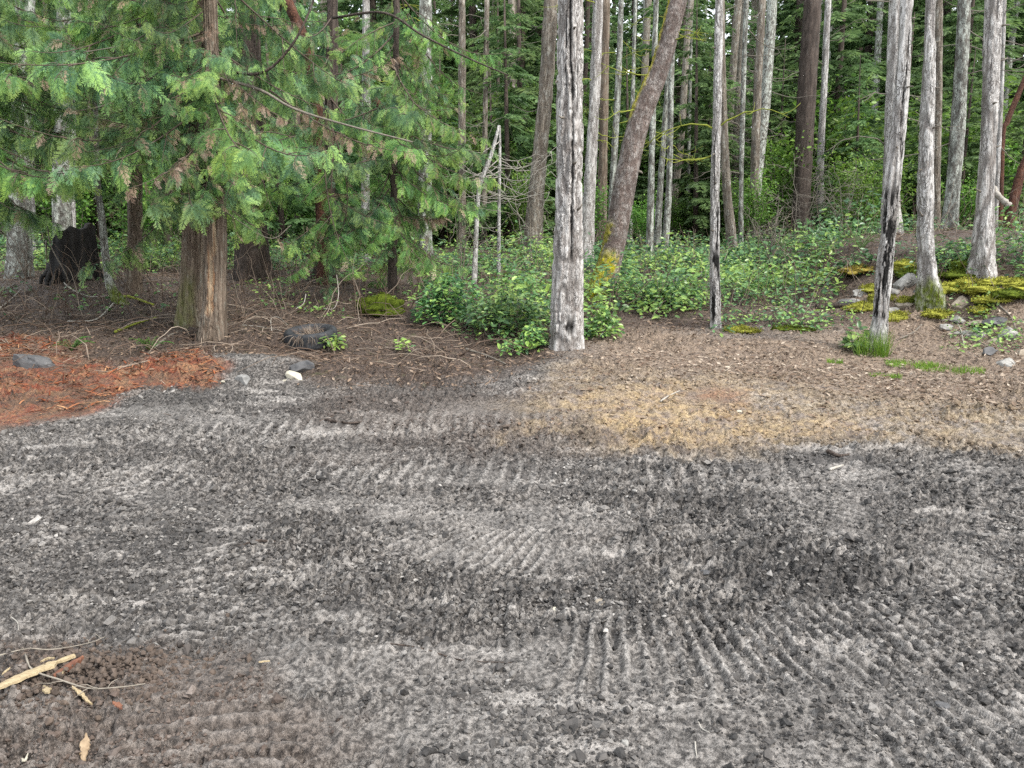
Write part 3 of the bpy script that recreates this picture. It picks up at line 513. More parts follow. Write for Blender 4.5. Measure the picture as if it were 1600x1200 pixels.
# --- trunks further in
far = [
 ('fir_tree', 'brownish furrowed fir just left of the thick cracked fir, further back', [(832, 370), (838, 300), (852, 150), (861, 0)], [32, 25, 23, 22], 'fir_brown', 20, FIR),
 ('fir_tree', 'furrowed fir just right of the thick cracked fir, leaning slightly right', [(915, 385), (921, 300), (929, 150), (935, 0)], [26, 19, 17, 15.5], 'fir', 19, FIRB),
 ('cedar_tree', 'dull grey-brown cedar half hidden between the furrowed fir and the arbutus', [(937, 375), (941, 300), (944, 150), (947, 0)], [22, 15, 14, 13], 'cedar', 23, FIRB),
 ('slender_tree', 'slim lichen-spotted trunk rising behind the left side of the leaning arbutus', [(954, 385), (957, 300), (965, 150), (971, 0)], [12, 10.5, 10, 8], 'mottled', 20, SMOOTH),
 ('slender_tree', 'faint thin trunk seen between the spotted trunk and the arbutus top', [(985, 375), (987, 220), (990, 100), (993, 0)], [9, 7, 6, 5.5], 'mottled', 25, SMOOTH),
 ('slender_tree', 'leftmost of the three slim mottled trunks right of the arbutus', [(1015, 400), (1017, 300), (1021, 150), (1025, 0)], [13, 10.5, 9, 8], 'mottled', 19.5, SMOOTH),
 ('slender_tree', 'middle of the three slim mottled trunks right of the arbutus', [(1026, 392), (1031, 300), (1042, 150), (1050, 40), (1054, -20)], [13, 10, 8.5, 8, 7], 'mottled', 20.5, SMOOTH),
 ('slender_tree', 'rightmost of the three slim mottled trunks right of the arbutus', [(1037, 388), (1045, 300), (1048, 150), (1051, 60), (1056, -20)], [13, 10, 9, 9, 8], 'mottled', 20, SMOOTH),
 ('fir_tree', 'dark leaning trunk just behind the slender scorched white one', [(1147, 405), (1136, 300), (1129, 150), (1127, 0)], [18, 14, 12, 11], 'fir_brown', 20, FIRB),
 ('slender_tree', 'thin grey trunk with a straight bole right of the scorched white one', [(1157, 405), (1158, 300), (1161, 150), (1166, 0)], [9, 7, 7.5, 7.5], 'mottled', 21, SMOOTH),
 ('fir_tree', 'grey fir standing alone between the thin straight trunk and the big dark fir', [(1180, 375), (1179, 300), (1183, 150), (1191, 0)], [17, 14, 13, 12], 'fir_brown', 25, FIRB),
 ('fir_tree', 'big dark nearly black fir with a branch collar high up, deep in the wood', [(1250, 360), (1253, 300), (1260, 150), (1270, 0)], [31, 26, 28, 26], 'dark', 26, FIRB),
 ('slender_tree', 'pale straight trunk touching the right side of the big dark fir', [(1281, 360), (1282, 250), (1288, 130), (1294, 0)], [13, 11, 10, 9], 'pale', 27, SMOOTH),
 ('fir_tree', 'grey fir directly behind the burnt trunk', [(1389, 392), (1392, 300), (1396, 150), (1401, 0)], [36, 25, 23, 21], 'fir', 17.5, FIRB),
 ('slender_tree', 'brown trunk peeping out behind the right edge of the moss-footed whitish fir', [(1462, 395), (1462, 300), (1465, 150), (1467, 0)], [14, 13, 13, 11], 'fir_brown', 20, FIRB),
 ('fir_tree', 'rough grey fir between the moss-footed whitish fir and the mound crest fir', [(1477, 395), (1489, 300), (1500, 150), (1507, 0)], [28, 21, 20, 18], 'mottled', 18, FIRB),
 ('slender_tree', 'dim thin trunk between two grey firs left of the mound crest', [(1484, 380), (1482, 300), (1493, 140), (1498, 60)], [10, 9, 8, 8], 'dark', 24, SMOOTH),
 ('slender_tree', 'thin pale trunk close behind the right edge of the fir on the mound crest', [(1553, 390), (1557, 300), (1564, 150), (1569, 0)], [9, 7.5, 7, 6.5], 'pale', 18.5, SMOOTH),
 ('fir_tree', 'fir trunk blotched with white lichen at the left edge of the photo', [(28, 398), (30, 340), (32, 280), (36, 150), (40, 0)], [36, 32, 31, 29, 27], 'mottled', 15.5, FIR),
 ('slender_tree', 'slim pale trunk beside the white-blotched fir at the left edge', [(50, 385), (50, 300), (50, 200), (51, 0)], [9, 8, 8, 7], 'pale', 19, SMOOTH),
 ('fir_tree', 'lichened fir trunk rising right behind the black stump', [(96, 380), (97, 300), (99, 150), (101, 0)], [30, 27, 24, 22], 'mottled', 17.5, FIR),
 ('slender_tree', 'slim pale trunk hugging the fir behind the black stump', [(113, 375), (113, 300), (114, 200), (115, 0)], [9, 8, 8, 7], 'pale', 19.5, SMOOTH),
 ('cedar_tree', 'broad dark cedar butt behind the right twin stem', [(394, 408), (393, 360), (392, 300), (390, 150), (388, 0)], [54, 46, 42, 38, 33], 'dark', 15.5, FIRB),
 ('fir_tree', 'mottled grey and white fir seen through the fresh green cedar fans', [(664, 385), (664, 300), (665, 150), (665, 0)], [26, 21, 19, 20], 'mottled', 18, FIR),
 ('slender_tree', 'white-lichened slim trunk between the dark cedar and the mottled fir', [(570, 390), (571, 300), (572, 200), (572, 0)], [15, 13, 13, 11], 'pale', 19.5, SMOOTH),
 ('fir_tree', 'thin grey fir with many bare twigs, left one of the pair', [(722, 380), (722, 300), (722, 150), (722, 0)], [14, 12, 12, 10], 'fir_brown', 24, FIRB),
 ('fir_tree', 'thin grey fir with many bare twigs, right one of the pair', [(756, 380), (757, 300), (758, 200), (761, 0)], [10, 9, 8.5, 8], 'fir_brown', 24.5, FIRB),
 ('arbutus_tree', 'dark red arbutus stem slanting through the cedar boughs above the tyre', [(503, 330), (496, 190), (490, 120), (470, 50), (448, 0)], [20, 18, 19, 18, 16], 'redarb', 14.8, SMOOTH),
 ('arbutus_tree', 'reddish dark arbutus with a curved stem at the right edge of the photo', [(1573, 395), (1578, 340), (1586, 305), (1598, 262), (1616, 220)], [17, 15, 14, 12, 10], 'redarb', 17, SMOOTH),
 ('arbutus_tree', 'thin dark curved arbutus stem behind the fir on the mound crest', [(1568, 330), (1566, 220), (1574, 190), (1590, 150), (1615, 90)], [9, 8, 8, 8, 6], 'redarb', 21, SMOOTH),
 ('slender_tree', 'dim straight trunk deep in the wood left of the slender scorched one', [(1073, 370), (1075, 300), (1079, 100), (1081, 0)], [7, 6, 5, 5], 'mottled', 30, SMOOTH),
 ('slender_tree', 'dim thin trunk deep in the wood right of the grey lone fir', [(1198, 360), (1200, 250), (1203, 120), (1206, 0)], [7, 6, 6, 5], 'dark', 32, SMOOTH),
 ('slender_tree', 'dark thin trunk in the shade between the stump and the twin cedar', [(205, 380), (206, 300), (207, 150), (207, 0)], [15, 13, 12, 10], 'dark', 18, SMOOTH),
 ('slender_tree', 'shaded trunk right behind the left twin cedar stem', [(262, 385), (261, 300), (260, 150), (259, 0)], [13, 12, 10, 9], 'dark', 20, SMOOTH),
]
for i, (nm, lb, px, w, mt, Y, rel) in enumerate(far):
    T[i] = put_tree(nm, lb, px, w, mt, Y=Y, relief=rel, seg=30, seed=20 + i, flare=.2)
for k, n, zr, L, mt in (('arbutus', 4, (4, 6), .8, 'mosstwig'), (3, 5, (4, 8), 1.0, 'mosstwig'), (4, 4, (5, 9), .8, 'mosstwig'), (5, 3, (4, 8), .9, 'mosstwig'), (7, 7, (4, 8), 1.4, 'mosstwig'), ('birch', 3, (3, 4.4), .8, 'mosstwig'), (1, 6, (4, 8), 1.2, 'mosstwig'), (25, 9, (4, 10), 1.4, 'twig'), (26, 9, (4, 10), 1.2, 'twig'), (23, 5, (5, 8), 1.4, 'mosstwig'),
                        (10, 6, (5, 10), 1.3, 'twig'), (12, 6, (4, 10), 1.3, 'twig'), (13, 6, (4, 8), 1.5, 'twig'), (15, 6, (3.5, 8), 1.5, 'twig'), (17, 6, (4, 8), 1.3, 'twig'), (9, 6, (4, 10), 1.2, 'twig'), (11, 8, (4, 9), 1.8, 'twig'), (0, 3, (5, 8), 1, 'twig')):
    r_, p_, d_ = T[k]; dead_limbs(r_, p_, d_, n, zr, L, mt, seed=hash(str(k)) % 97 if not isinstance(k, int) else k, r0=.014)

def stubs(key, zs, L=.07, r0=.013, seed=0):
    r = np.random.default_rng(seed + 900); root, pts, rad = T[key]; pts = np.array(pts)
    for z in zs:
        k = int(np.clip(np.searchsorted(pts[:, 2], z + root.location.z) - 1, 0, len(pts) - 2)); f = (z + root.location.z - pts[k, 2]) / (pts[k + 1, 2] - pts[k, 2]); c = pts[k] + (pts[k + 1] - pts[k]) * f; R0 = rad[k] + (rad[k + 1] - rad[k]) * f
        a = r.uniform(math.pi * 1.0, math.pi * 2.0); d = np.array([math.cos(a), math.sin(a), r.uniform(-.2, .5)]); l = L * r.uniform(.5, 1.8); mb = MB(); tube(mb, [c + d * R0 * .8, c + d * (R0 + l * .5), c + d * (R0 + l) + [0, 0, r.normal(0, .02)]], [r0 * 1.6, r0, r0 * .6], 7); add_part(root, mb, 'branch_stub', M['twig'])
stubs('main', (1.7, 2.35, 2.9, 3.3, 3.9, 4.3), .06, .012, 1); stubs('white', (1.3, 2.0, 2.6, 3.2, 3.8), .06, .010, 2); stubs('rightgrey', (1.2, 1.9, 2.5, 3.1, 3.6, 4.2), .09, .012, 3); stubs('birch', (1.4, 2.1, 2.5, 3.2, 3.9), .05, .008, 4); stubs('burnt', (1.9, 2.6, 3.3, 4.1), .05, .009, 5); stubs('arbutus', (2.2, 3.1), .05, .02, 6); stubs('twinright', (1.9, 2.3, 2.6), .08, .010, 7)
# ------------------------------------------------------------------ cedar boughs (flat hanging sprays)
def spray_template(seed, n=12):
    rs = np.random.default_rng(seed)
    dia = np.array([[0, 0, 0], [.45, -.5, 0], [1, 0, 0], [.45, .5, 0]]); V, Q, Tn = [], [], []
    def dm(o, a, l, w, tint):
        c, s = math.cos(a), math.sin(a); p = dia * [l, w, 1]; v = np.stack([o[0] + c * p[:, 0] - s * p[:, 1], o[1] + s * p[:, 0] + c * p[:, 1], 0 * p[:, 0]], -1)
        Q.append(np.arange(4) + 4 * len(Q)); V.append(v); Tn.append([tint * .8, tint, min(tint + .25, 1), tint])
    for i in range(n):
        t = (i + .5) / n; pl = .46 * (1 - t) ** .8 * min(1, .35 + t * 3.2) * rs.uniform(.65, 1.2) + .05
        for sd in (-1, 1):
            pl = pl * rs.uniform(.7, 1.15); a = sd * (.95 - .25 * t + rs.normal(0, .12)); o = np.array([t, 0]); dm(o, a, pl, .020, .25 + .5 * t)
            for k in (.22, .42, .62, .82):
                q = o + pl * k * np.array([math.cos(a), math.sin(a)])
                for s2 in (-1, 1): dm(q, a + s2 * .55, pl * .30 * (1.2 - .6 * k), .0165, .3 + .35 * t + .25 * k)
    dm(np.array([0, 0]), 0, 1.02, .022, .2)
    V = np.concatenate(V); V[:, 2] = -.30 * V[:, 0] ** 2 - .45 * V[:, 1] ** 2
    return V.astype(np.float32), np.array(Q), np.concatenate(Tn)
SPRS = [spray_template(i, n) for i, n in enumerate((10, 12, 14, 11))]
def bough_mesh(seed, mats, n=34, pend=.75, Ls=.26, sag=.16):
    """2.2 m bough along +X, hanging curtain of sprays on both sides"""
    r = np.random.default_rng(seed); L = 2.2; t = np.linspace(0, 1, 14)
    ax = np.stack([t * L, .10 * np.sin(t * 3 + seed), -sag * L * np.sin(t * 2.2) + .05 * t ** 3 * L], -1); mb = MB(); tube(mb, ax, .012 * (1 - t) + .003, 5)
    def go(origin, axis_dir, count, tl, th, scale):
        u = np.sort(r.uniform(tl, th, count)); k = (u * 13).astype(int).clip(0, 12); f = (u * 13 - k)[:, None]; o = origin[k] * (1 - f) + origin[k + 1] * f
        tang = origin[k + 1] - origin[k]; tang /= np.linalg.norm(tang, axis=1, keepdims=True); side = np.where(np.arange(count) % 2 == 0, 1, -1)[:, None]
        lat = np.cross(tang, [0, 0, 1.]) * side
        d = tang * r.uniform(.5, 1.1, (count, 1)) + lat * r.uniform(.3, .9, (count, 1)) + np.array([0, 0, -1.]) * r.uniform(.1, pend * 1.6, (count, 1)); 
        up = np.array([0, 0, 1.]) + lat * r.uniform(-.5, .8, (count, 1)) + tang * .4
        Rm = basis(d, up, r.normal(0, .5, count)) * (scale * r.uniform(.6, 1.35, count) * (1.05 - .35 * u))[:, None, None]
        bias = r.normal(0, .22, count) + .22 * (u - .5)
        for v, SPR in enumerate(SPRS):
            w = np.arange(count) % 4 == v
            dd = w & (np.arange(count) % 23 == 5); w = w & ~dd
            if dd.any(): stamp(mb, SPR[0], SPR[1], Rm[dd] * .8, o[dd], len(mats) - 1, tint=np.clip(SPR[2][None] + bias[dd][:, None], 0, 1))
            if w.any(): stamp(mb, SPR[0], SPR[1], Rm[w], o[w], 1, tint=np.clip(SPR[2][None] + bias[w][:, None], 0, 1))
    go(ax, None, n, .12, 1, Ls * 1.3)
    for i in range(5):                                     # side branchlets with sprays of their own
        u = .2 + .14 * i; p = ax[int(u * 13)]; sd = 1 if i % 2 else -1
        l = .75 * (1.1 - u); e = p + np.array([l * .75, sd * l * .75, -.25 * l]); b = limb_curve(p, e, -.04, 14, .01, seed + i); tube(mb, b, np.linspace(.008, .003, 14), 4); go(b, None, n // 4, .2, 1, Ls * 1.1)
    return mb.mesh('bough', mats)
BOUGH = [bough_mesh(40 + i, [M['limb'], M['cedar_leaf'], M['dead_leaf']], 40, (.8, 1.2, 1.5, 1.0, 1.4)[i], .26, (.14, .24, .30, .10, .2)[i]) for i in range(5)]
FRESH = [bough_mesh(60 + i, [M['limb'], M['fresh_leaf'], M['dead_leaf']], 36, (.6, 1.0, 1.3)[i], .25, (.1, .2, .28)[i]) for i in range(3)]
DEADB = [bough_mesh(80 + i, [M['limb'], M['dead_leaf']], 22, 1.1, .17, .12) for i in range(3)]
def place_bough(root, me, p0, d, length, roll=0.0, name='bough', label=None):
    d = np.asarray(d, float); Rm = basis(d[None], [0, 0, 1.], np.array([roll]))[0] * (length / 2.2)
    o = bpy.data.objects.new(name, me); C.objects.link(o); o.parent = root
    m = Matrix(Rm.tolist()).to_4x4(); m.translation = Vector(np.asarray(p0, float) - np.array(root.location)); o.matrix_local = m
    if label: o['label'] = label
    return o
def trunk_at(key, z):
    p = np.array(T[key][1]); k = int(np.clip(np.searchsorted(p[:, 2], z) - 1, 0, len(p) - 2)); f = (z - p[k, 2]) / (p[k + 1, 2] - p[k, 2]); return p[k] + (p[k + 1] - p[k]) * f
def dress(key, n, z0, z1, L, seed, dead=.12, az=None, fresh=.15):
    r = np.random.default_rng(seed); root = T[key][0]
    for i in range(n):
        z = z0 + (z1 - z0) * (i + r.random()) / n; a = r.uniform(0, 2 * np.pi) if az is None else r.normal(*az)
        d = (math.cos(a), math.sin(a), r.uniform(-.75, .12)); q = r.random()
        if q < dead: place_bough(root, DEADB[r.integers(3)], trunk_at(key, z), d, L * r.uniform(.5, .9), r.normal(0, .2), 'dead_bough', 'dry brown bough with withered sprays')
        else: place_bough(root, FRESH[r.integers(3)] if q > 1 - fresh else BOUGH[r.integers(5)], trunk_at(key, z), d, L * r.uniform(.6, 1.25), r.normal(0, .45))
# a cedar whose trunk stands left of the frame, its boughs reach in
T['leftcedar'] = put_tree('cedar_tree', 'cedar rooted beyond the left edge, boughs hanging into the upper left corner', [(-150, 470), (-148, 300), (-146, 150), (-142, 0)], [46, 38, 34, 28], 'cedar', Y=11, relief=FIRB, seed=77)
T['backcedar'] = put_tree('cedar_tree', 'cedar with drooping boughs behind the twin cedar, trunk hidden by foliage', [(206, 400), (212, 280), (216, 150), (220, 0)], [24, 20, 18, 15], 'cedar', Y=13.2, relief=FIRB, seed=78)
T['fancedar'] = put_tree('cedar_tree', 'young cedar with fresh green fans reaching right, left of the two thin bare trunks', [(612, 440), (615, 300), (618, 150), (620, 0)], [15, 13, 11, 9], 'dark', Y=13.4, relief=FIRB, seed=79)
dress('twinleft', 30, 2.9, 6.6, 2.2, 1, .06)
dress('twinright', 26, 2.9, 6.6, 2.1, 2, .16)
dress('leftcedar', 40, 3.5, 6.8, 2.6, 3, .06, (.1, .8), .3)
dress('backcedar', 30, 4.0, 7.6, 2.3, 4, .08)
dress('darkcedar', 24, 2.4, 6.6, 2.2, 5, .18)
dress('fancedar', 22, 2.0, 6.4, 1.9, 6, .06, (0, 1.0), .8)
dress('fancedar', 18, 2.4, 6.4, 1.7, 16, .1)
dress(22, 18, 4.2, 7.5, 2.6, 7, .1)
dress('twinleft', 12, 3.1, 5.6, 1.35, 31, .1, (-1.75, .5), .3)
dress('twinright', 16, 2.95, 5.4, 1.25, 32, .18, (-1.45, .55), .3)
DROOP = [bough_mesh(95 + i, [M['limb'], M['cedar_leaf'], M['dead_leaf']], 30, 1.9, .24, .34) for i in range(2)]
hand = [('twinright', DROOP[0], (345, 160, 9.9), (430, 300, 9.4)), ('twinright', DROOP[1], (330, 180, 9.9), (265, 330, 9.3)), ('darkcedar', DROOP[0], (515, 200, 12.3), (470, 390, 11.8)), ('darkcedar', DROOP[1], (515, 230, 12.3), (600, 400, 11.8)), ('leftcedar', DROOP[1], (-80, 120, 10.6), (70, 280, 9.8)), ('twinleft', DROOP[0], (300, 140, 10.6), (205, 290, 10)),
  # boughs placed one by one: tree, kind, from (px, py, Y), to (px, py, Y)
 ('twinright', FRESH[0], (332, 205, 9.9), (378, 275, 9.0)), ('twinright', FRESH[1], (326, 240, 9.9), (210, 300, 9.2)), ('twinright', BOUGH[1], (340, 180, 10), (300, 300, 9.2)),
 ('twinright', FRESH[2], (410, 210, 10.2), (448, 335, 10)), ('darkcedar', FRESH[1], (515, 240, 12), (556, 420, 11.4)), ('darkcedar', BOUGH[0], (508, 330, 12.4), (420, 385, 11.6)), ('darkcedar', FRESH[2], (500, 350, 12.4), (425, 420, 11.8)), ('darkcedar', BOUGH[2], (515, 370, 12.5), (500, 462, 11.9)), ('darkcedar', BOUGH[3], (512, 300, 12.5), (630, 350, 12.0)),
 ('fancedar', FRESH[0], (615, 130, 13), (760, 210, 12.3)), ('fancedar', FRESH[1], (614, 190, 13), (775, 255, 12.2)), ('fancedar', FRESH[2], (614, 220, 13), (770, 280, 12.3)), ('fancedar', FRESH[0], (613, 260, 13), (740, 325, 12.3)), ('fancedar', FRESH[1], (613, 320, 13), (700, 420, 12.3)), ('fancedar', FRESH[2], (613, 350, 13), (745, 385, 12.4)), ('fancedar', FRESH[1], (614, 90, 13), (720, 190, 12.3)), ('fancedar', BOUGH[2], (614, 300, 13.2), (560, 400, 12.5)),
 ('twinright', DEADB[0], (345, 70, 10), (400, 200, 9.4)), ('twinright', DEADB[1], (350, 110, 10), (480, 190, 9.8)), ('twinright', DEADB[2], (420, 140, 10.2), (650, 228, 10.4)), ('darkcedar', DEADB[0], (520, 130, 12.4), (640, 60, 12)), ('darkcedar', DEADB[1], (515, 150, 12.4), (470, 260, 12)), ('backcedar', DEADB[2], (215, 230, 13), (165, 330, 12.6)), ('twinleft', DEADB[1], (300, 90, 10.5), (250, 190, 10)),
 ('leftcedar', FRESH[0], (-100, 60, 10.6), (95, 110, 9.6)), ('leftcedar', FRESH[1], (-120, 150, 10.6), (110, 235, 9.6)), ('leftcedar', FRESH[2], (-60, 160, 10.6), (60, 220, 9.4)), ('leftcedar', BOUGH[4], (-100, 180, 10.6), (150, 225, 10)), ('backcedar', BOUGH[3], (215, 190, 13), (110, 255, 12)), ('backcedar', BOUGH[1], (215, 200, 13), (170, 290, 12)),
]
for k, me, a, b in hand:
    p0, p1 = P(*a), P(*b); dd = me in DEADB
    place_bough(T[k][0], me, p0, p1 - p0, np.linalg.norm(p1 - p0), 0, 'dead_bough' if dd else 'bough', 'dry brown bough with withered sprays' if dd else None)
for k, pts, r0, mt in (('twinright', [(335, 105, 10), (405, 115, 9.9), (455, 72, 9.8), (490, 0, 9.8), (500, -60, 9.8)], .022, 'dark'), ('darkcedar', [(520, 28, 12.4), (600, 20, 12), (660, 55, 11.8), (730, 90, 11.7), (795, 118, 11.6)], .022, 'dark'),
                       ('twinright', [(335, 120, 10), (405, 140, 10), (460, 170, 10), (540, 195, 10.1), (645, 222, 10.2)], .022, 'twig'), ('backcedar', [(218, 120, 13), (185, 155, 12.4), (130, 172, 12), (60, 172, 11.8), (0, 155, 11.6)], .014, 'twig'), ('twinleft', [(303, 25, 10.6), (250, 40, 10.4), (200, 68, 10.2), (130, 82, 10)], .012, 'twig'),
                       (27, [(585, 155, 14.6), (603, 175, 14.5), (622, 188, 14.5), (636, 204, 14.5), (646, 222, 14.5)], .065, 'redarb'), ('backcedar', [(214, 255, 13), (140, 262, 12.4), (60, 270, 12), (-20, 262, 11.8)], .012, 'twig'), ('twinright', [(350, 330, 10.2), (420, 372, 10.4), (455, 352, 10.6)], .007, 'twig')):
    mb = MB(); c = spline([P(*p) for p in pts], 24); tube(mb, c, np.linspace(r0, r0 * .45, 24), 8); add_part(T[k][0], mb, 'branch', M[mt])

# ------------------------------------------------------------------ forest behind: young conifers, tall conifers, leafy shrubs
def conifer_mesh(seed, H, z0, R0, nb, tw, ln, droop=.35):
    r = np.random.default_rng(seed); mb = MB(); dia = np.array([[0, 0, 0], [.5, -.5, -.06], [1, 0, -.16], [.5, .5, -.06]]); Rm, To, Tt = [], [], []
    for i in range(nb):
        f = (i + r.random()) / nb; z = z0 + (H - z0) * f; L = R0 * (1 - f) ** .8 * r.uniform(.55, 1.2) + .12 * R0; a = r.uniform(0, 2 * np.pi); h = np.array([math.cos(a), math.sin(a), 0])
        n = max(int(L / tw), 4); t = (np.arange(n) + r.random(n)) / n; t = .1 + .9 * t; ax = h * (t * L)[:, None]; ax[:, 2] = z + L * (.10 * t - droop * t ** 2); lat = np.array([-h[1], h[0], 0])
        for sd in (-1, 1):
            d = h * r.uniform(.5, 1, (n, 1)) + sd * lat * r.uniform(.4, 1, (n, 1)) + np.array([0, 0, -1.]) * r.uniform(.05, .55, (n, 1)); l = ln * L / R0 * (1.25 - t) * r.uniform(.6, 1.4, n) + ln * .25
            B = basis(d, [0, 0, 1.], r.normal(0, .5, n)); S = np.zeros((n, 3, 3)); S[:, 0, 0] = l; S[:, 1, 1] = l * .26; S[:, 2, 2] = l; Rm.append(B @ S); To.append(ax); Tt.append(np.clip(.15 + .5 * t + r.normal(0, .15, n), 0, 1))
            q = ax + d / np.linalg.norm(d, axis=1, keepdims=True) * (l * .4)[:, None]
            for s2 in (-1, 1):
                d2 = d + s2 * np.cross(d, [0, 0, 1.]) * .8; B = basis(d2, [0, 0, 1.], r.normal(0, .5, n)); S = np.zeros((n, 3, 3)); S[:, 0, 0] = l * .6; S[:, 1, 1] = l * .18; S[:, 2, 2] = l * .6; Rm.append(B @ S); To.append(q); Tt.append(np.clip(.2 + .5 * t + r.normal(0, .15, n), 0, 1))
    stamp(mb, dia, [[0, 1, 2, 3]], np.concatenate(Rm), np.concatenate(To), tint=np.concatenate(Tt))
    lim = MB(); tube(lim, [[0, 0, -.2], [0, 0, H * .5], [0, 0, H]], [H * .011 + .02, H * .007 + .01, .01], 8)
    return mb.mesh('crown', M['needle']), lim.mesh('trunk', M['dark'])
YOUNG = [conifer_mesh(200 + i, 6.5, .5, 2.0, 74, .09, .34) for i in range(3)]
TALL = [conifer_mesh(220 + i, 22, 2.0, 3.6, 150, .16, .66) for i in range(3)]
def leafy_mesh(seed, H, R0, n, leaf):
    r = np.random.default_rng(seed); mb = MB(); stems = MB(); To, D, Tt = [], [], []
    for i in range(16):
        a = r.uniform(0, 6.28); e = np.array([math.cos(a) * R0 * r.uniform(.2, 1), math.sin(a) * R0 * r.uniform(.2, 1), H * r.uniform(.45, 1)]); c = limb_curve(np.zeros(3), e, -.1 * H, 8, .04, seed + i); tube(stems, c, np.linspace(.018 * H / 3, .006, 8), 5)
        for j in range(n // 16):
            p = c[r.integers(3, 8)] + r.normal(0, .16 * R0, 3); To.append(p); D.append(r.normal(0, 1, 3) * [1, 1, .5]); Tt.append(.35 + .4 * p[2] / H + r.normal(0, .2))
    m = len(To); l = leaf * r.uniform(.6, 1.3, m); stamp(mb, LEAF_V, LEAF_Q, basis(np.array(D), [0, 0, 1.], r.normal(0, .6, m)) * l[:, None, None], np.array(To), tint=np.clip(Tt, 0, 1))
    return mb.mesh('foliage', M['broad']), stems.mesh('stem', M['twig'])
LEAFY = [leafy_mesh(300 + i, 3.4, 1.3, 2600, .13) for i in range(3)]
def plant_copies(name, protos, pnames, spots, label, cat, group):
    first = {}
    for i, (x, y, s, v) in enumerate(spots):
        o = empty(name, (x, y, gz(x, y) - .05), label, cat, group); o.rotation_euler = (random.uniform(-.04, .04), random.uniform(-.04, .04), random.uniform(0, 6.28)); o.scale = (s, s, s * random.uniform(.9, 1.15))
        for k, pn in enumerate(pnames):
            if (v, k) not in first: c = first[(v, k)] = bpy.data.objects.new(pn, protos[v][k])
            else: c = first[(v, k)].copy()
            C.objects.link(c); c.parent = o
            if pn == 'dead_branch': c['kind'] = 'stuff'
def scatter(n, y0, y1, smax, mind, avoid=()):
    out = []
    for _ in range(n * 30):
        if len(out) >= n: break
        y = math.sqrt(random.uniform(y0 * y0, y1 * y1)); x = random.uniform(-smax, smax) * y
        if all((x - a) ** 2 + (y - b) ** 2 > mind ** 2 for a, b in out): out.append((x, y))
    return out
young = [(P(px, 300, Y)[0], Y, s, i % 3) for i, (px, Y, s) in enumerate([(795, 25, 1.25), (770, 28, 1.1), (1090, 27, 1.2), (1060, 31, 1.3), (1110, 33, 1.3), (1215, 30, 1.1), (1340, 26, .9), (1430, 26, 1.0), (1500, 24, 1.0), (60, 23, 1), (150, 22, 1.0), (240, 24, 1.1), (440, 21, 1.1), (560, 24, 1.1), (620, 22, .9), (690, 26, 1.1), (985, 30, 1.2), (880, 29, 1.2), (1590, 24, .9), (-40, 22, 1.1)])]
young += [(x, y, random.uniform(.9, 2.1), random.randrange(3)) for x, y in scatter(85, 28, 60, .78, 2.3)]
plant_copies('young_conifer', YOUNG, ('crown', 'trunk'), young, 'young dark green conifer with drooping boughs in the shaded wood behind the trunks', 'tree', 'young conifers filling the wood')
tall = [(x, y, random.uniform(.9, 1.25) * (.75 + y / 110), random.randrange(3)) for x, y in scatter(105, 36, 105, .8, 2.8)]
plant_copies('tall_conifer', TALL, ('crown', 'trunk'), tall, 'tall conifer far back in the wood, seen only between nearer trunks', 'tree', 'tall conifers far back in the wood')
leafy = [(P(px, 300, Y)[0], Y, s, i % 3) for i, (px, Y, s) in enumerate([(700, 27, 1.3), (760, 30, 1.5), (1215, 27, 1.2), (1330, 29, 1.4), (1350, 23, .8), (1225, 33, 1.6), (1440, 30, 1.2), (230, 20, .8), (100, 21, .8), (420, 23, .9), (340, 22, .8), (1580, 26, 1.2), (1010, 33, 1.2), (640, 24, .8), (540, 26, 1.0), (810, 34, 1.6)])]
leafy += [(x, y, random.uniform(.9, 2.0), random.randrange(3)) for x, y in scatter(34, 24, 55, .75, 2.2)]
leafy += [(x, y, random.uniform(.45, .85), random.randrange(3)) for x, y in scatter(46, 21, 34, .72, 1.6)]
plant_copies('leafy_shrub', LEAFY, ('foliage', 'stem'), leafy, 'bright green leafy shrub growing among the trunks in the wood', 'shrub', 'leafy shrubs among the trunks')
bole = MB(); bp = limb_curve(np.array([0, 0, -.3]), np.array([.5, .1, 24.]), 0, 9, .004, 3); tube(bole, bp, np.linspace(.22, .12, 9), 14); boles = [bole.mesh('trunk', M[k]) for k in ('mottled', 'fir_brown', 'dark')]
lim = []
for k in range(3):
    r = np.random.default_rng(500 + k); mb = MB()
    for i in range(26):
        z = r.uniform(3, 18); a = r.uniform(0, 6.28); l = r.uniform(.8, 2.2); p = np.array([z / 48, 0, z]); tube(mb, limb_curve(p, p + np.array([math.cos(a) * l, math.sin(a) * l, r.uniform(-.5, .3)]), .15, 6, .03, i), np.linspace(.018, .006, 6), 4)
    lim.append(mb.mesh('dead_branch', M['twig']))
plant_copies('bare_trunk_tree', list(zip(boles, lim)), ('trunk', 'dead_branch'), [(x, y, random.uniform(.6, 1.1), random.randrange(3)) for x, y in scatter(45, 24, 60, .78, 2.0)], 'straight bare trunk with dead side twigs standing deep in the wood', 'tree', 'bare trunks deep in the wood')

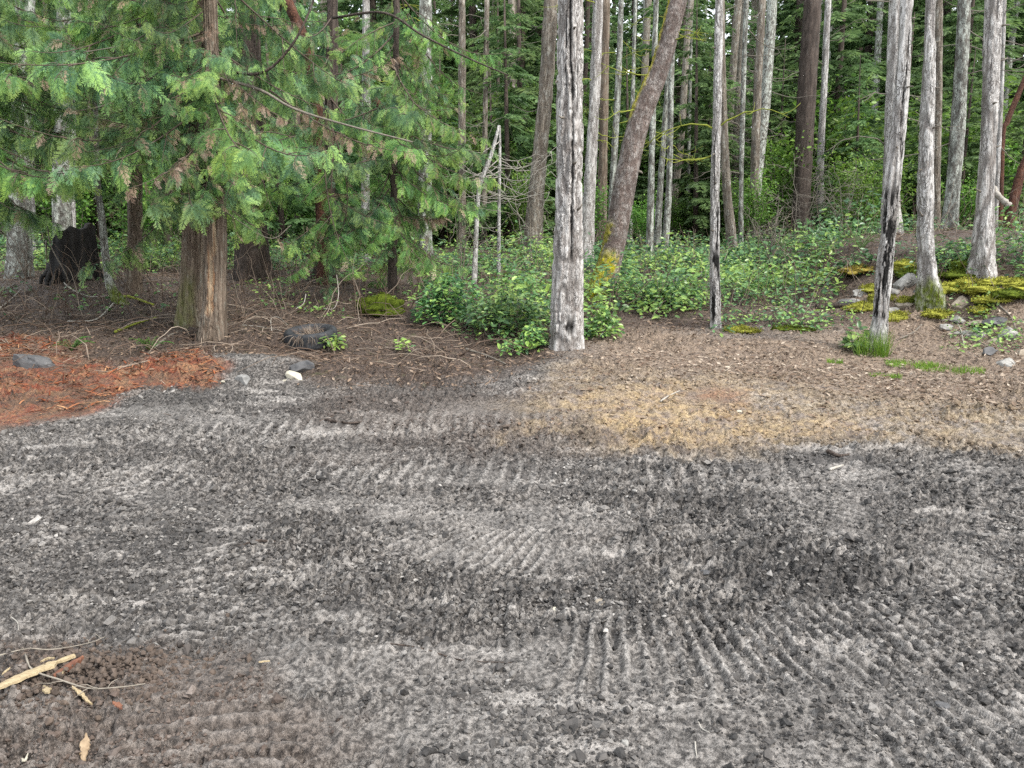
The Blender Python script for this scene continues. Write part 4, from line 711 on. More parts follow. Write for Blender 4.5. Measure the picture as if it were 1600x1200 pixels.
# ------------------------------------------------------------------ undergrowth
def clump(mb, x, y, rad, hgt, n, leaf, tb, r):
    a = r.uniform(0, 6.28, n); q = np.sqrt(r.random(n)) * rad; px, py_ = x + q * np.cos(a), y + q * np.sin(a)
    dome = np.maximum(1 - (q / rad) ** 2, .05) ** .6; z = h0(px, py_) + hgt * dome * (1 - .75 * r.random(n) ** 2.2) + .03
    d = np.stack([np.cos(a) + r.normal(0, .7, n), np.sin(a) + r.normal(0, .7, n), r.normal(-.1, .35, n)], -1); l = leaf * r.uniform(.55, 1.3, n)
    stamp(mb, LEAF_V, LEAF_Q, basis(d, np.array([0, -.35, 1.]) + r.normal(0, .35, (n, 3)), None) * l[:, None, None], np.stack([px, py_, z], -1), tint=np.clip(tb + r.normal(0, .27, n), 0, 1))
def bush(name, label, px, py, rad, hgt, n, leaf, tb, seed, group=None):
    r = np.random.default_rng(seed); p = at(px, py); root = empty(name, (p[0], p[1], gz(p[0], p[1])), label, 'shrub', group); mb = MB(); st = MB()
    for i in range(max(4, int(rad * 14))):
        a, q = r.uniform(0, 6.28), r.uniform(0, rad * .7); cx, cy = p[0] + q * math.cos(a), p[1] + q * math.sin(a); hh = hgt * (1 - .55 * (q / rad) ** 2) * r.uniform(.6, 1.1)
        clump(mb, cx, cy, rad * .42, hh, n // max(4, int(rad * 14)), leaf, tb + r.normal(0, .15), r)
        b = np.array([cx, cy, gz(cx, cy)]); tube(st, limb_curve(b, b + np.array([r.normal(0, .15), r.normal(0, .15), hh * .85]), .02, 5, .05, i), np.linspace(.006, .003, 5), 4)
    add_part(root, mb, 'foliage', M['salal'], False); add_part(root, st, 'stem', M['twig']); return root
bush('salal_bush', 'large glossy salal bush left of the thick cracked fir', 800, 520, .75, .75, 1900, .085, .45, 1)
bush('salal_bush', 'dark salal bush at the left end of the shrub bank, above the leaf litter', 705, 505, .62, .70, 1500, .085, .25, 2)
bush('salal_bush', 'pale yellow-green salal in front of the foot of the thick cracked fir', 830, 548, .40, .32, 420, .075, .8, 3)
bush('salal_bush', 'low salal bush at the right foot of the thick cracked fir', 930, 530, .42, .45, 620, .08, .6, 4)
bush('salal_bush', 'salal hummock between the arbutus foot and the slender scorched trunk', 1040, 480, .85, .55, 1700, .08, .55, 5)
bush('leafy_plant', 'small broad-leaved plant left of the grass tuft under the burnt trunk', 1338, 548, .26, .30, 110, .11, .5, 6)
bush('leafy_plant', 'small yellow-green plant on the slope right of the old tyre', 528, 545, .22, .22, 90, .08, .95, 7)
bush('leafy_plant', 'little pale plant in the litter midway between tyre and salal bank', 630, 548, .16, .15, 50, .07, .95, 8)
bush('leafy_plant', 'low plant with round leaves in front of the black stump', 128, 428, .5, .32, 330, .09, .4, 9)
bush('leafy_plant', 'leafy sprig left of the black stump before the white-blotched fir', 60, 420, .55, .5, 420, .09, .55, 19)
bush('leafy_plant', 'small green plant growing on the cut bank among the slabs', 1530, 480, .25, .2, 90, .08, .75, 10)
def undergrowth():
    r = np.random.default_rng(11); zones = [
        (gpoly([(660, 500), (700, 420), (860, 400), (880, 520)]), 60, .34, .45, 110, .10, .6), (gpoly([(910, 520), (915, 430), (1110, 400), (1110, 500)]), 60, .34, .42, 110, .10, .6),
        (gpoly([(1100, 480), (1100, 400), (1360, 385), (1380, 420), (1290, 460), (1180, 480)]), 90, .34, .32, 95, .10, .6), (gpoly([(1110, 510), (1180, 470), (1330, 480), (1330, 512)]), 18, .28, .16, 40, .07, .5),
        (gpoly([(-60, 440), (-60, 385), (110, 375), (100, 430)]), 60, .34, .45, 100, .10, .6), (gpoly([(175, 425), (190, 380), (290, 378), (290, 425)]), 60, .34, .42, 100, .10, .8), (gpoly([(345, 425), (345, 380), (660, 378), (655, 430)]), 110, .34, .40, 90, .10, .7), (gpoly([(-80, 520), (0, 430), (280, 430), (290, 490), (100, 510)]), 16, .22, .16, 26, .08, .5), (gpoly([(400, 520), (380, 440), (650, 430), (660, 510)]), 20, .22, .16, 24, .08, .65),
        (gpoly([(1560, 440), (1560, 395), (1680, 395), (1680, 450)]), 26, .34, .5, 110, .085, .4)]
    zones += [(gpoly([(1395, 440), (1400, 400), (1540, 395), (1540, 425)]), 34, .3, .28, 60, .08, .5), (gpoly([(1480, 560), (1490, 480), (1600, 460), (1600, 560)]), 26, .18, .16, 24, .07, .7), (gpoly([(1120, 520), (1180, 490), (1340, 490), (1340, 520)]), 26, .22, .14, 26, .07, .6)]
    mb = MB()
    for poly, n, rad, hh, nl, leaf, tb in zones:
        lo, hi = poly.min(0), poly.max(0); k = 0
        while k < n:
            x, y = r.uniform(lo, hi); 
            if r.random() > (lo[1] / y) ** 2.5 or polymask(np.array([x]), np.array([y]), poly, .05, 0)[0] < .5: continue
            s = r.uniform(.7, 1.35); clump(mb, x, y, rad * s * r.uniform(.7, 1.2), hh * s * r.uniform(.4, 1.9), int(nl * s * r.uniform(.35, .95)), leaf * r.choice([.55, .8, 1.0, 1.15]), tb + .35 * float(vn(x * .6, y * .6, 0)) + r.normal(0, .28), r); k += 1
    for _ in range(800):                                   # carpet running back under the trees
        y = 15.5 * (2.9 ** r.random()); x = r.uniform(-.8, .8) * y
        if y < 16.5 and not (-2 < x < 7): continue
        s = r.uniform(.8, 1.7); clump(mb, x, y, .5 * s, .42 * s * r.uniform(.5, 1.6), int(46 * s), r.choice([.08, .11, .15]), .45 + .4 * float(vn(x * .3, y * .3, 0)) + r.normal(0, .12), r)
    kind(mb.obj('undergrowth', M['salal'], smooth=False), 'stuff')
    mb = MB()
    for _ in range(900):
        y = 11 * (2.0 ** r.random()); x = r.uniform(-.75, .72) * y
        if soil(np.array([x]), np.array([y]))['forest'][0] < .8: continue
        b = np.array([x, y, h0(x, y)]); l = r.uniform(.4, 1.3); tube(mb, limb_curve(b, b + np.array([r.normal(0, .35), r.normal(0, .3), .8]) * l, r.uniform(-.2, .1) * l, 7, .03, _), np.linspace(.006, .002, 7), 4, tint=r.beta(1.5, 1.5))
    kind(mb.obj('bare_stems', M['brownstick']), 'stuff')
undergrowth()
def fern(px, py, Y, s, label, seed):
    r = np.random.default_rng(seed); p = at(px, py) if Y is None else P(px, py, Y); b = np.array([p[0], p[1], gz(p[0], p[1])]); root = empty('sword_fern', b, label, 'fern')
    for i in range(13):
        a = r.uniform(0, 6.28); l = s * r.uniform(.7, 1.1); c = limb_curve(b, b + np.array([math.cos(a) * l, math.sin(a) * l, l * r.uniform(.3, .7)]), -.22 * l, 14, .01, seed * 20 + i); mb = MB(); tube(mb, c, .004, 4, tint=.3)
        t = np.gradient(c, axis=0); k = np.arange(1, 14)
        for sd in (-1, 1):
            lat = np.cross(t[k], [0, 0, 1.]); lat /= np.linalg.norm(lat, axis=1, keepdims=True); d = sd * lat + t[k] / np.linalg.norm(t[k], axis=1, keepdims=True) * .4; ll = .16 * l * (1.1 - k / 14)
            S = np.zeros((13, 3, 3)); S[:, 0, 0] = ll; S[:, 1, 1] = .06 * l; S[:, 2, 2] = ll; stamp(mb, LEAF_V, LEAF_Q, basis(d, [0, 0, 1.]) @ S, c[k], tint=.45 + .1 * r.random(13))
        add_part(root, mb, 'frond', M['broad'], False)
fern(1296, 395, None, .6, 'sword fern in the shrubs left of the burnt trunk', 1); fern(1345, 390, None, .55, 'sword fern close behind the orange moss left of the burnt trunk', 2); fern(1280, 408, None, .45, 'small fern in the salal, leftmost of the ferns', 3)
fern(112, 548, None, .28, 'tiny green fern on the red bark shreds', 4); fern(235, 548, None, .30, 'small blue-green fern lying on the soil left of the twin cedar', 5)

# ------------------------------------------------------------------ stump, tyre, rocks, moss, logs
def stump():
    p = P(116, 425, 14); b = np.array([p[0], 14, gz(p[0], 14)]); root = empty('burnt_stump', b, 'charred black hollow stump on the hummock beside the thin crooked trunk', 'stump')
    n, seg = 60, 64; th = np.linspace(0, 2 * np.pi, seg, endpoint=False)[None]; u = np.linspace(0, 1, n)[:, None]
    top = .92 + .12 * np.sin(th + 1) + .07 * vn(np.cos(th) * 4, np.sin(th) * 4, 0) - .45 * sstep(.55, .95, np.cos(th - 3.5)); z = -.25 + u * (top + .25)
    f = np.abs(vn(np.cos(th) * 6, np.sin(th) * 6, z * 1.4 + .01)); r = .40 + .07 * np.exp(-np.maximum(z, 0) * 4) - .06 * (1 - sstep(0, .35, f)) + .03 * vn(np.cos(th) * 9, np.sin(th) * 9, z * 3 + .01)
    v = np.stack([r * np.cos(th), r * np.sin(th), z], -1); ri = r - .09 - .03 * vn(np.cos(th) * 5, np.sin(th) * 5, z * 4 + .01); vi = np.stack([ri * np.cos(th), ri * np.sin(th), z], -1)
    i = np.arange(n - 1)[:, None] * seg; j = np.arange(seg)[None]; j2 = (j + 1) % seg; q = np.stack([i + j, i + j2, i + seg + j2, i + seg + j], -1).reshape(-1, 4)
    rim = np.stack([(n - 1) * seg + j, (n - 1) * seg + j2, 2 * n * seg - seg + j2, 2 * n * seg - seg + j], -1).reshape(-1, 4)
    mb = MB(); mb.add(np.concatenate([v.reshape(-1, 3), vi.reshape(-1, 3)]), np.concatenate([q, q[:, ::-1] + n * seg, rim])); m, nt = mat('charred_wood'); w = stretched(nt, 1, 1, .12); nn = noise(nt, w, 18, 5, .65)
    finish(nt, ramp(nt, nn, [(.35, (.006, .006, .006)), (.6, (.018, .016, .015)), (.78, (.065, .045, .032))]), .75, nn, .8, .03, .3); mb.obj('charred_shell', m, root)
    for k in range(3):
        a = rng.uniform(3.4, 6.0); e = np.array([.5 * math.cos(a), .5 * math.sin(a), 0]); mb = MB(); tube(mb, limb_curve(e + [0, 0, .15], e * rng.uniform(1.3, 1.6) + [0, 0, -.22], -.03, 7, .05, k), np.linspace(.05, .02, 7), 7); mb.obj('root', m, root)
    mb = MB(); pt = spline([[-.12, -.5, 1.05], [-.05, -.55, .6], [.14, -.56, .2], [.22, -.55, -.05]], 12); tube(mb, pt, .012, 5); tag(add_loose(mb, 'dry_vine', M['twig'], b), 'thin bare stem lying down the front of the black stump', 'stem')
def add_loose(mb, name, m, b, smooth=True): return mb.obj(name, m, None, smooth, b)
stump()
def tyre():
    p = at(481, 541); b = np.array([p[0], p[1] + .2, gz(p[0], p[1] + .2)]); root = empty('old_tyre', b, 'half-buried black tyre lying on its side filled with dead grass', 'tyre'); seg = 72
    root.rotation_euler = (.17, -.03, 0)
    prof = [(.20, .02), (.215, .10), (.245, .155), (.29, .178), (.335, .165), (.352, .135), (.353, .05), (.35, -.02), (.30, -.05), (.22, -.05), (.20, .02)]
    pr = spline(np.array(prof), 34); th = np.linspace(0, 2 * np.pi, seg, endpoint=False); rr, zz = pr[:, 0][None], pr[:, 1][None]
    lug = ((rr > .335) & (zz > .0)) * .012 * (np.sin(th * 36)[:, None] > 0); rr = rr - lug
    v = np.stack([rr * np.cos(th)[:, None], rr * np.sin(th)[:, None], zz + 0 * th[:, None]], -1); k = pr.shape[0]; i = np.arange(seg)[:, None]; j = np.arange(k - 1)[None]; q = np.stack([i * k + j, ((i + 1) % seg) * k + j, ((i + 1) % seg) * k + j + 1, i * k + j + 1], -1).reshape(-1, 4)
    mb = MB(); mb.add(v.reshape(-1, 3), q); mb.obj('tread_and_sidewall', plain('weathered_rubber', (.012, .013, .015), (.040, .042, .046), 14, .6, .3), root)
    mb = MB(); a = np.linspace(0, 6.283, 40, endpoint=False); vv = np.concatenate([[[0, 0, .11]], np.stack([.225 * np.cos(a), .225 * np.sin(a), .07 + .03 * vn(a * 3, 0 * a, 0)], -1)]); mb.add(vv, None, [[0, 1 + i, 1 + (i + 1) % 40] for i in range(40)]); mb.obj('soil_fill', M['soil'], root)
    mb = MB(); r = np.random.default_rng(4)
    for i in range(150):
        front = i < 60; a = r.normal(4.6, .35) if front else r.uniform(0, 6.28); q = r.uniform(.2, .3) if front else r.uniform(.02, .2); s = np.array([q * math.cos(a), q * math.sin(a), .17 if front else .08]); e = s + (np.array([.12 * math.cos(a) + r.normal(0, .04), -.14 + r.normal(0, .03), r.uniform(-.16, -.06)]) if front else np.array([r.normal(0, .09), r.normal(0, .09), r.uniform(.02, .15)]))
        tube(mb, limb_curve(s, e, -.03, 5, .03, i), np.linspace(.003, .0015, 5), 3, tint=r.uniform(.3, 1))
    mb.obj('dead_grass', M['brownstick'], root)
tyre()
def rock_mesh(seed, sx, sy, sz, m, flat=.6, sub=28, amp=.22):
    th = np.linspace(0, np.pi, sub)[:, None]; ph = np.linspace(0, 2 * np.pi, sub * 2, endpoint=False)[None]; x, y, z = np.sin(th) * np.cos(ph), np.sin(th) * np.sin(ph), np.cos(th) + 0 * ph
    r = 1 + amp * vn(x * 1.6 + seed * 7, y * 1.6, z * 1.6 + .01) + amp * .5 * vn(x * 4 + seed, y * 4, z * 4 + .01) + amp * .2 * vn(x * 11, y * 11, z * 11 + seed + .01)
    rr = np.random.default_rng(seed); p = np.stack([x * r, y * r, z * r], -1)
    for _ in range(int(11 * flat) + 1):                        # broken faces
        nrm = rr.normal(0, 1, 3); nrm /= np.linalg.norm(nrm); d = p @ nrm; c = rr.uniform(.45, .85) if flat > .1 else .95; p = p - np.maximum(d - c, 0)[..., None] * nrm * .92
    k = sub * 2; i = np.arange(sub - 1)[:, None] * k; j = np.arange(k)[None]; j2 = (j + 1) % k
    mb = MB(); mb.add((p * [sx, sy, sz]).reshape(-1, 3), np.stack([i + j, i + k + j, i + k + j2, i + j2], -1).reshape(-1, 4)); return mb.mesh('rock', m, flat < .1)
ROCK = plain('grey_stone', (.10, .095, .085), (.36, .35, .325), 7, .88, .8, .03); DARKROCK = plain('dark_wet_stone', (.030, .031, .034), (.11, .108, .108), 8, .65, .7, .02); PALEROCK = plain('whitish_stone', (.30, .275, .21), (.50, .47, .39), 14, .85, .4, .01); TANROCK = plain('tan_stone', (.12, .095, .07), (.33, .285, .225), 8, .85, .5, .02)
def rock(px, py, sx, sy, sz, m, label, seed, rot=0, tilt=(0, 0), name='rock', cat='rock', flat=.8, amp=.22, sink=.25):
    p = at(px, py); o = link(name, rock_mesh(seed, sx, sy, sz, m, flat, 26, amp), None, (p[0], p[1], float(hz(p[0], p[1])[0]) + sz * (.5 - sink))); o.rotation_euler = (tilt[0], tilt[1], rot); return tag(o, label, cat)
rock(50, 572, .29, .17, .15, DARKROCK, 'dark angular rock lying on the red bark shreds at the left edge', 1, .2, (.1, .1), flat=1.4)
rock(476, 574, .16, .12, .10, DARKROCK, 'dark stone on the edge of the mud below the tyre', 2, .4)
rock(462, 588, .13, .09, .07, PALEROCK, 'whitish angular stone on the mud below the tyre', 3, -.4, (.5, .2), flat=1.4)
rock(444, 591, .035, .02, .015, PALEROCK, 'tiny white chip just left of the whitish stone', 4)
rock(381, 594, .09, .07, .09, plain('grey_clay', (.12, .12, .115), (.25, .245, .235), 20), 'round grey clay lump pressed into the mud bank', 5, 0, flat=.3)
rock(348, 594, .03, .02, .02, PALEROCK, 'small white stone at the tip of the red bark strip', 21)
rock(1415, 446, .20, .16, .17, ROCK, 'rounded grey boulder behind the burnt trunk', 6, .3, flat=.5)
rock(1396, 462, .15, .11, .10, ROCK, 'grey block under the rounded boulder', 7, .8, flat=1.4); rock(1411, 480, .15, .10, .11, TANROCK, 'moss-capped tan stone between the burnt and the whitish trunks', 8, 0, flat=1.2)
rock(1330, 476, .26, .16, .09, ROCK, 'flat grey slab at the left end of the rocks', 9, .1, flat=1.4); rock(1392, 490, .14, .1, .08, ROCK, 'pale stone against the right side of the burnt trunk', 10, .5)
rock(1424, 474, .09, .06, .04, PALEROCK, 'small pale flat stone left of the moss-footed whitish fir', 22, .2)
for i, (px, py, sx, sy, sz, m, rz, tl, lb) in enumerate([(1500, 500, .16, .12, .06, ROCK, .3, .4, 'pale broken slab on the cut bank, highest of the slabs'), (1533, 502, .24, .13, .045, TANROCK, -.1, .25, 'flat tan slab jutting from the cut bank'), (1515, 524, .27, .12, .05, ROCK, -.35, .5, 'long grey slab sloping down the cut bank'), (1537, 520, .16, .09, .05, ROCK, -.4, .3, 'grey slab tilted right of the long sloping slab'), (1556, 532, .15, .08, .05, TANROCK, .2, .2, 'tan slab low on the cut bank above the dark hollow'), (1502, 480, .2, .1, .16, TANROCK, .1, .1, 'mossy tan block at the top of the cut bank'), (1573, 570, .14, .10, .07, ROCK, 0, .1, 'grey stone at the foot of the cut bank'), (1595, 552, .14, .1, .08, TANROCK, .3, .1, 'tan stone at the right edge of the photo under the bank'), (1524, 487, .14, .12, .10, DARKROCK, .6, .1, 'dark blue-grey rock beside the mossy tan block'), (1550, 505, .2, .13, .1, DARKROCK, .2, .3, 'dark rock under the flat tan slab'), (1580, 520, .2, .14, .10, ROCK, .5, .2, 'grey rock in the hollow at the right edge'), (1478, 512, .12, .1, .07, ROCK, .4, .2, 'grey rock low on the bank under the moss-footed whitish fir'), (1495, 535, .1, .08, .05, TANROCK, .8, .2, 'small tan rock on the bare earth of the bank'), (1545, 555, .12, .08, .06, DARKROCK, .1, .2, 'dark rock at the foot of the bank'), (1436, 452, .13, .1, .09, DARKROCK, .1, .2, 'dark rock right of the rounded boulder'), (1385, 447, .16, .12, .1, ROCK, .9, .2, 'grey rock peeping out right of the charred trunk'), (1350, 460, .18, .12, .08, ROCK, .2, .2, 'grey rock at the back of the left moss domes')]):
    rock(px, py, sx * 1.15, sy * 1.15, sz * 1.3, m, lb, 30 + i, rz, (tl, 0), 'stone_slab' if 'slab' in lb else 'rock', 'slab' if 'slab' in lb else 'rock', 1.6, .3, .6)
for i, (px, py, s, lb) in enumerate([(885, 905, .030, 'small pale stone in the mud, centre of the photo'), (865, 945, .035, 'flat pale stone lying in the mud below the photo centre'), (940, 940, .05, 'brownish flat stone in the mud right of the pale one'), (1155, 640, .05, 'white pebble on the yellow sand'), (1102, 890, .05, 'dark stone on the track marks right of centre'), (975, 1158, .03, 'smooth grey pebble near the bottom edge'), (1475, 1105, .04, 'dark clod on the grey mud near the lower right corner'), (1265, 636, .07, 'grey stone in the brown soil right of the sand'), (240, 1005, .05, 'grey flat stone in the mud above the splintered wood'), (687, 604, .04, 'white pebble on the dark edge of the litter')]):
    rock(px, py, s * .75, s * .55, s * .3, DARKROCK if 'dark' in lb else TANROCK if 'brown' in lb else ROCK if 'grey' in lb else PALEROCK, lb, 60 + i, i, name='stone', cat='stone')
def mossmat(name, a, b):
    m, nt = mat(name); co = nd(nt, 'TexCoord').outputs['Object']; n = noise(nt, co, 30, 5, .7); n2 = noise(nt, co, 6, 3); finish(nt, mixc(nt, ramp(nt, n2, [(.4, 0.0), (.65, .8)]), ramp(nt, n, [(.3, a), (.7, b)]), tuple(.5 * x for x in a)), .95, n, 1.0, .03, .1); return m
YM = mossmat('yellow_moss', (.21, .215, .035), (.44, .44, .075)); GM = mossmat('green_moss', (.05, .075, .010), (.14, .18, .02)); OM = mossmat('orange_moss', (.21, .16, .035), (.38, .30, .065))
def moss(px, py, sx, sy, sz, m, lb, seed):
    p = at(px, py); sx, sy, sz = sx * 1.15, sy * 1.3, sz * .75; me = rock_mesh(seed, sx * .9, sy * .9, sz, m, 0, 26, .4); v = np.zeros(len(me.vertices) * 3, np.float32); me.vertices.foreach_get('co', v); v = v.reshape(-1, 3); r = np.random.default_rng(seed)
    root = link('moss_cushion', me, None, (p[0], p[1], gz(p[0], p[1]) + sz * .15)); v = v[v[:, 2] > -.3 * sz]; q = v[r.integers(0, len(v), 900)] + r.normal(0, .012, (900, 3)); nn = q / np.array([sx, sy, sz]) ** 2; d = nn / np.linalg.norm(nn, axis=1, keepdims=True) + r.normal(0, .5, (900, 3))
    mb = MB(); l = r.uniform(.012, .035, 900); stamp(mb, LEAF_V, LEAF_Q, basis(d, [0, .1, 1.], r.uniform(0, 6, 900)) * l[:, None, None], q); mb.obj('moss_tufts', m, root, False); return tag(root, lb, 'moss')
for i, a in enumerate([(1343, 424, .28, .22, .12, OM, 'orange-tinged moss cushion left of the burnt trunk, highest of the cushions'), (1360, 455, .16, .14, .11, YM, 'small yellow moss cushion just left of the charred trunk'), (1345, 484, .22, .14, .13, YM, 'bright yellow moss dome at the left end of the slab'), (1412, 418, .24, .16, .12, YM, 'yellow moss behind the rounded boulder'), (1480, 454, .24, .16, .14, YM, 'plump bright yellow cushion right of the moss-footed whitish fir'), (1508, 446, .22, .15, .12, YM, 'yellow moss cushion below the fir on the mound crest'), (1514, 420, .22, .2, .15, GM, 'olive moss against the left foot of the fir on the mound crest'), (1564, 444, .30, .15, .10, YM, 'moss carpet running right from the fir on the mound crest'), (1400, 497, .24, .12, .09, YM, 'yellow moss strip at the right foot of the burnt trunk'), (1468, 492, .20, .12, .08, YM, 'yellow moss below the foot of the whitish fir'), (1412, 473, .10, .09, .08, YM, 'moss cap on the tan stone'), (1532, 487, .14, .1, .07, YM, 'small yellow moss patch beside the dark blue-grey rock'), (1585, 448, .25, .16, .10, YM, 'yellow moss at the right edge of the photo on the bank'), (598, 488, .34, .28, .26, GM, 'dark green moss hump on the soil slope left of the salal bank'), (785, 434, .14, .1, .09, YM, 'yellow moss bit in the shrubs left of the thick cracked fir'), (1530, 455, .3, .2, .1, YM, 'wide yellow moss cushion on the slope below the mound crest'), (1440, 470, .16, .12, .08, GM, 'dark moss pad left of the foot of the moss-footed whitish fir'), (1425, 430, .22, .16, .1, GM, 'olive moss pad on top of the rocks between the white trunks'), (1500, 432, .3, .2, .1, GM, 'olive moss carpet left of the mound crest fir'), (1575, 462, .3, .2, .09, GM, 'olive moss patch near the right edge, below the yellow carpet'), (1378, 468, .18, .12, .09, YM, 'yellow moss tuft directly behind the charred trunk'), (1550, 470, .22, .15, .08, YM, 'yellow moss strip on the steep bank'), (1160, 518, .25, .15, .06, YM, 'low yellow moss by the path right of the slender scorched trunk'), (1240, 515, .3, .15, .05, GM, 'thin olive moss on the litter midway to the burnt trunk')]):
    moss(*a, 90 + i)
def stick(name, label, pts, r0, m, cat='branch', side=0, r1=None, seed=0, lift=0):
    pts = [np.array(at(*p) if len(p) == 2 else P(*p)) for p in pts]
    for p in pts: p[2] = max(p[2], float(hz(p[0], p[1])[0])) + r0 * .6 + lift
    b = pts[0].copy(); c = spline(pts, 22) - b; mb = MB(); r = np.random.default_rng(seed); tube(mb, c, np.linspace(r0, r1 or r0 * .45, 22) * (1 + .12 * r.normal(0, 1, 22)), 7)
    for k in range(side):
        q = c[r.integers(5, 20)]; e = q + r.normal(0, 1, 3) * [.25, .2, .06] * np.linalg.norm(c[-1]) * .5; tube(mb, limb_curve(q, e, -.01, 6, .05, seed + k), np.linspace(r0 * .45, r0 * .2, 6), 5)
    return tag(mb.obj(name, m, None, True, b), label, cat)
M['tanwood'] = plain('tan_dead_wood', (.15, .13, .105), (.28, .25, .205), 25)
PW, TW = M['palewood'], M['twig']
stick('fallen_branch', 'pale curved stem sweeping from the stump down to the crooked trunk', [(72, 378, 13.3), (75, 410), (100, 445), (135, 463), (172, 466)], .016, PW, seed=1)
stick('fallen_branch', 'thin pale branch arching right of the crooked trunk foot to the soil', [(178, 480), (150, 500), (105, 503)], .016, PW, seed=2)
stick('fallen_log', 'thin mossy log lying from the crooked trunk towards the twin cedar', [(180, 466), (205, 470), (240, 478)], .035, M['mosstwig'], 'log', seed=3)
stick('fallen_branch', 'greenish branch slanting on the soil between crooked trunk and twin cedar', [(180, 520), (210, 508), (245, 500)], .022, M['mosstwig'], seed=4)
stick('fallen_branch', 'dark branch end slanting at the left edge below the fern shrubs', [(-20, 470), (20, 448), (48, 430)], .022, TW, seed=5)
stick('fallen_branch', 'pale stick at the left edge pointing to the hummock', [(0, 482), (18, 470), (34, 452)], .014, PW, seed=6)
stick('fallen_branch', 'bent root-like branch at the left foot of the twin cedar', [(240, 545), (268, 527), (290, 518), (318, 515)], .020, TW, side=2, seed=7)
stick('fallen_branch', 'long thin twig running from the right twin stem to the tyre', [(352, 507), (400, 510), (440, 517)], .007, PW, seed=8)
stick('arching_stem', 'bare bramble stem arching over the soil above the tyre', [(425, 524), (424, 505), (436, 503), (450, 515)], .006, PW, 'stem', seed=9, lift=.06)
stick('arching_stem', 'long bramble loop hanging right of the dark cedar', [(526, 430, 12), (529, 460, 11.6), (522, 482, 11.4), (505, 482, 11.2)], .007, PW, 'stem', seed=10)
stick('arching_stem', 'thin curved stem on the dark soil left of the bramble loop', [(478, 460, 11.6), (474, 475, 11.4), (462, 483, 11.2)], .007, PW, 'stem', seed=11)
stick('fallen_branch', 'knotty brown branch on the litter below the salal bank', [(728, 548), (760, 558), (790, 572)], .018, TW, side=2, seed=12)
stick('fallen_log', 'dark rotten log under the slab left of the burnt trunk', [(1275, 484), (1310, 483), (1352, 490)], .05, M['dark'], 'log', seed=13)
stick('fallen_branch', 'thin pale stem curving down the bare earth of the mound', [(1487, 500), (1500, 515), (1508, 545), (1525, 560)], .010, PW, seed=14)
stick('arching_stem', 'thin dark sapling leaning left of the burnt trunk foot', [(1322, 526), (1338, 505), (1349, 480, 11.5), (1350, 465, 11.4)], .009, M['dark'], 'stem', seed=15)
stick('fallen_branch', 'dark flat stick lying on the mud left of centre', [(508, 664), (545, 667), (582, 658)], .014, M['dark'], side=2, seed=16)
stick('bark_piece', 'black curled bark piece on the mud, lower left of centre', [(374, 861), (400, 858), (430, 852)], .013, M['dark'], 'bark', seed=17)
stick('stick', 'short pale stick lying on the mud at the right', [(1296, 735), (1308, 731), (1318, 728)], .012, PW, 'stick', seed=18)
stick('stick', 'dark splinter on the mud just above the short pale stick', [(1292, 712), (1310, 717), (1326, 714)], .018, M['dark'], 'stick', seed=19)
stick('stick', 'pale stick across the reddish stain on the sand', [(1032, 628), (1045, 620), (1062, 612)], .010, PW, 'stick', seed=20)
stick('fallen_branch', 'pale leaning log stub behind the fir on the mound crest', [(1577, 325, 16.8), (1556, 305, 16.9), (1552, 296, 17)], .07, PW, r1=.06, seed=21)
stick('twig', 'thin dark root line across the mud below centre', [(600, 1012), (660, 1022), (720, 1032), (800, 1040)], .004, M['dark'], 'twig', seed=22)
stick('twig', 'wiry twig standing in the grey mud near the bottom', [(1090, 1130), (1096, 1140), (1108, 1152)], .003, PW, 'twig', seed=23); stick('twig', 'short pale twig upright near the bottom edge', [(1086, 1160), (1087, 1172), (1089, 1185)], .003, PW, 'twig', seed=24)
for i, pts in enumerate([[(1470, 505), (1500, 500), (1545, 498)], [(1480, 525), (1510, 530), (1550, 548)], [(1440, 510), (1425, 525), (1400, 535)], [(1560, 480), (1580, 500), (1590, 530)]]):
    stick('root', ('root running along the top of the cut bank', 'root sloping down the bare face of the bank', 'root curling from the moss-footed fir towards the burnt trunk', 'root hanging at the right edge of the bank')[i], pts, .014, TW, 'root', side=3, seed=70 + i, lift=.02)
# --- splintered wood at the lower left
SPL = plain('fresh_split_wood', (.20, .15, .085), (.40, .325, .20), 30, .8, .5, .004, sz=(1, 8, 8)); RB = plain('red_inner_bark', (.08, .032, .02), (.19, .085, .05), 30, .85, .5, .004)
def splint(px, w, th, m, label, name, cat, seed, lift=.012):
    pts = [at(*p) for p in px]; pts = spline([np.array([p[0], p[1], float(hz(p[0], p[1])[0]) + lift]) for p in pts], 16); zz = np.linspace(pts[0, 2], pts[-1, 2], 16) + .01; pts[:, 2] = np.maximum(pts[:, 2] * .3 + zz * .7, zz); b = pts[0].copy(); r = np.random.default_rng(seed)
    t = np.gradient(pts, axis=0); t /= np.linalg.norm(t, axis=1, keepdims=True); s = np.cross([0, 0, 1.], t); V = []
    for i in range(16):
        e = min(i, 15 - i) / 5; k = min(1, .35 + .65 * e) ; a, c = w * k * (.5 + .16 * r.normal()), w * k * (.5 + .16 * r.normal()); p = pts[i] - b
        a *= .8; c *= .8; V += [p - s[i] * a, p + s[i] * c, p + s[i] * c * .9 + [0, 0, th], p + [0, 0, th * 1.25], p - s[i] * a * .9 + [0, 0, th]]
    q = []
    for i in range(15):
        for j in range(5): q.append([i * 5 + j, i * 5 + (j + 1) % 5, i * 5 + 5 + (j + 1) % 5, i * 5 + 5 + j])
    mb = MB(); mb.add(np.array(V), q, [[0, 2, 1], [0, 4, 2], [4, 3, 2], [75, 76, 77], [75, 77, 79], [79, 77, 78]]); return tag(mb.obj(name, m, None, False, b), label, cat)
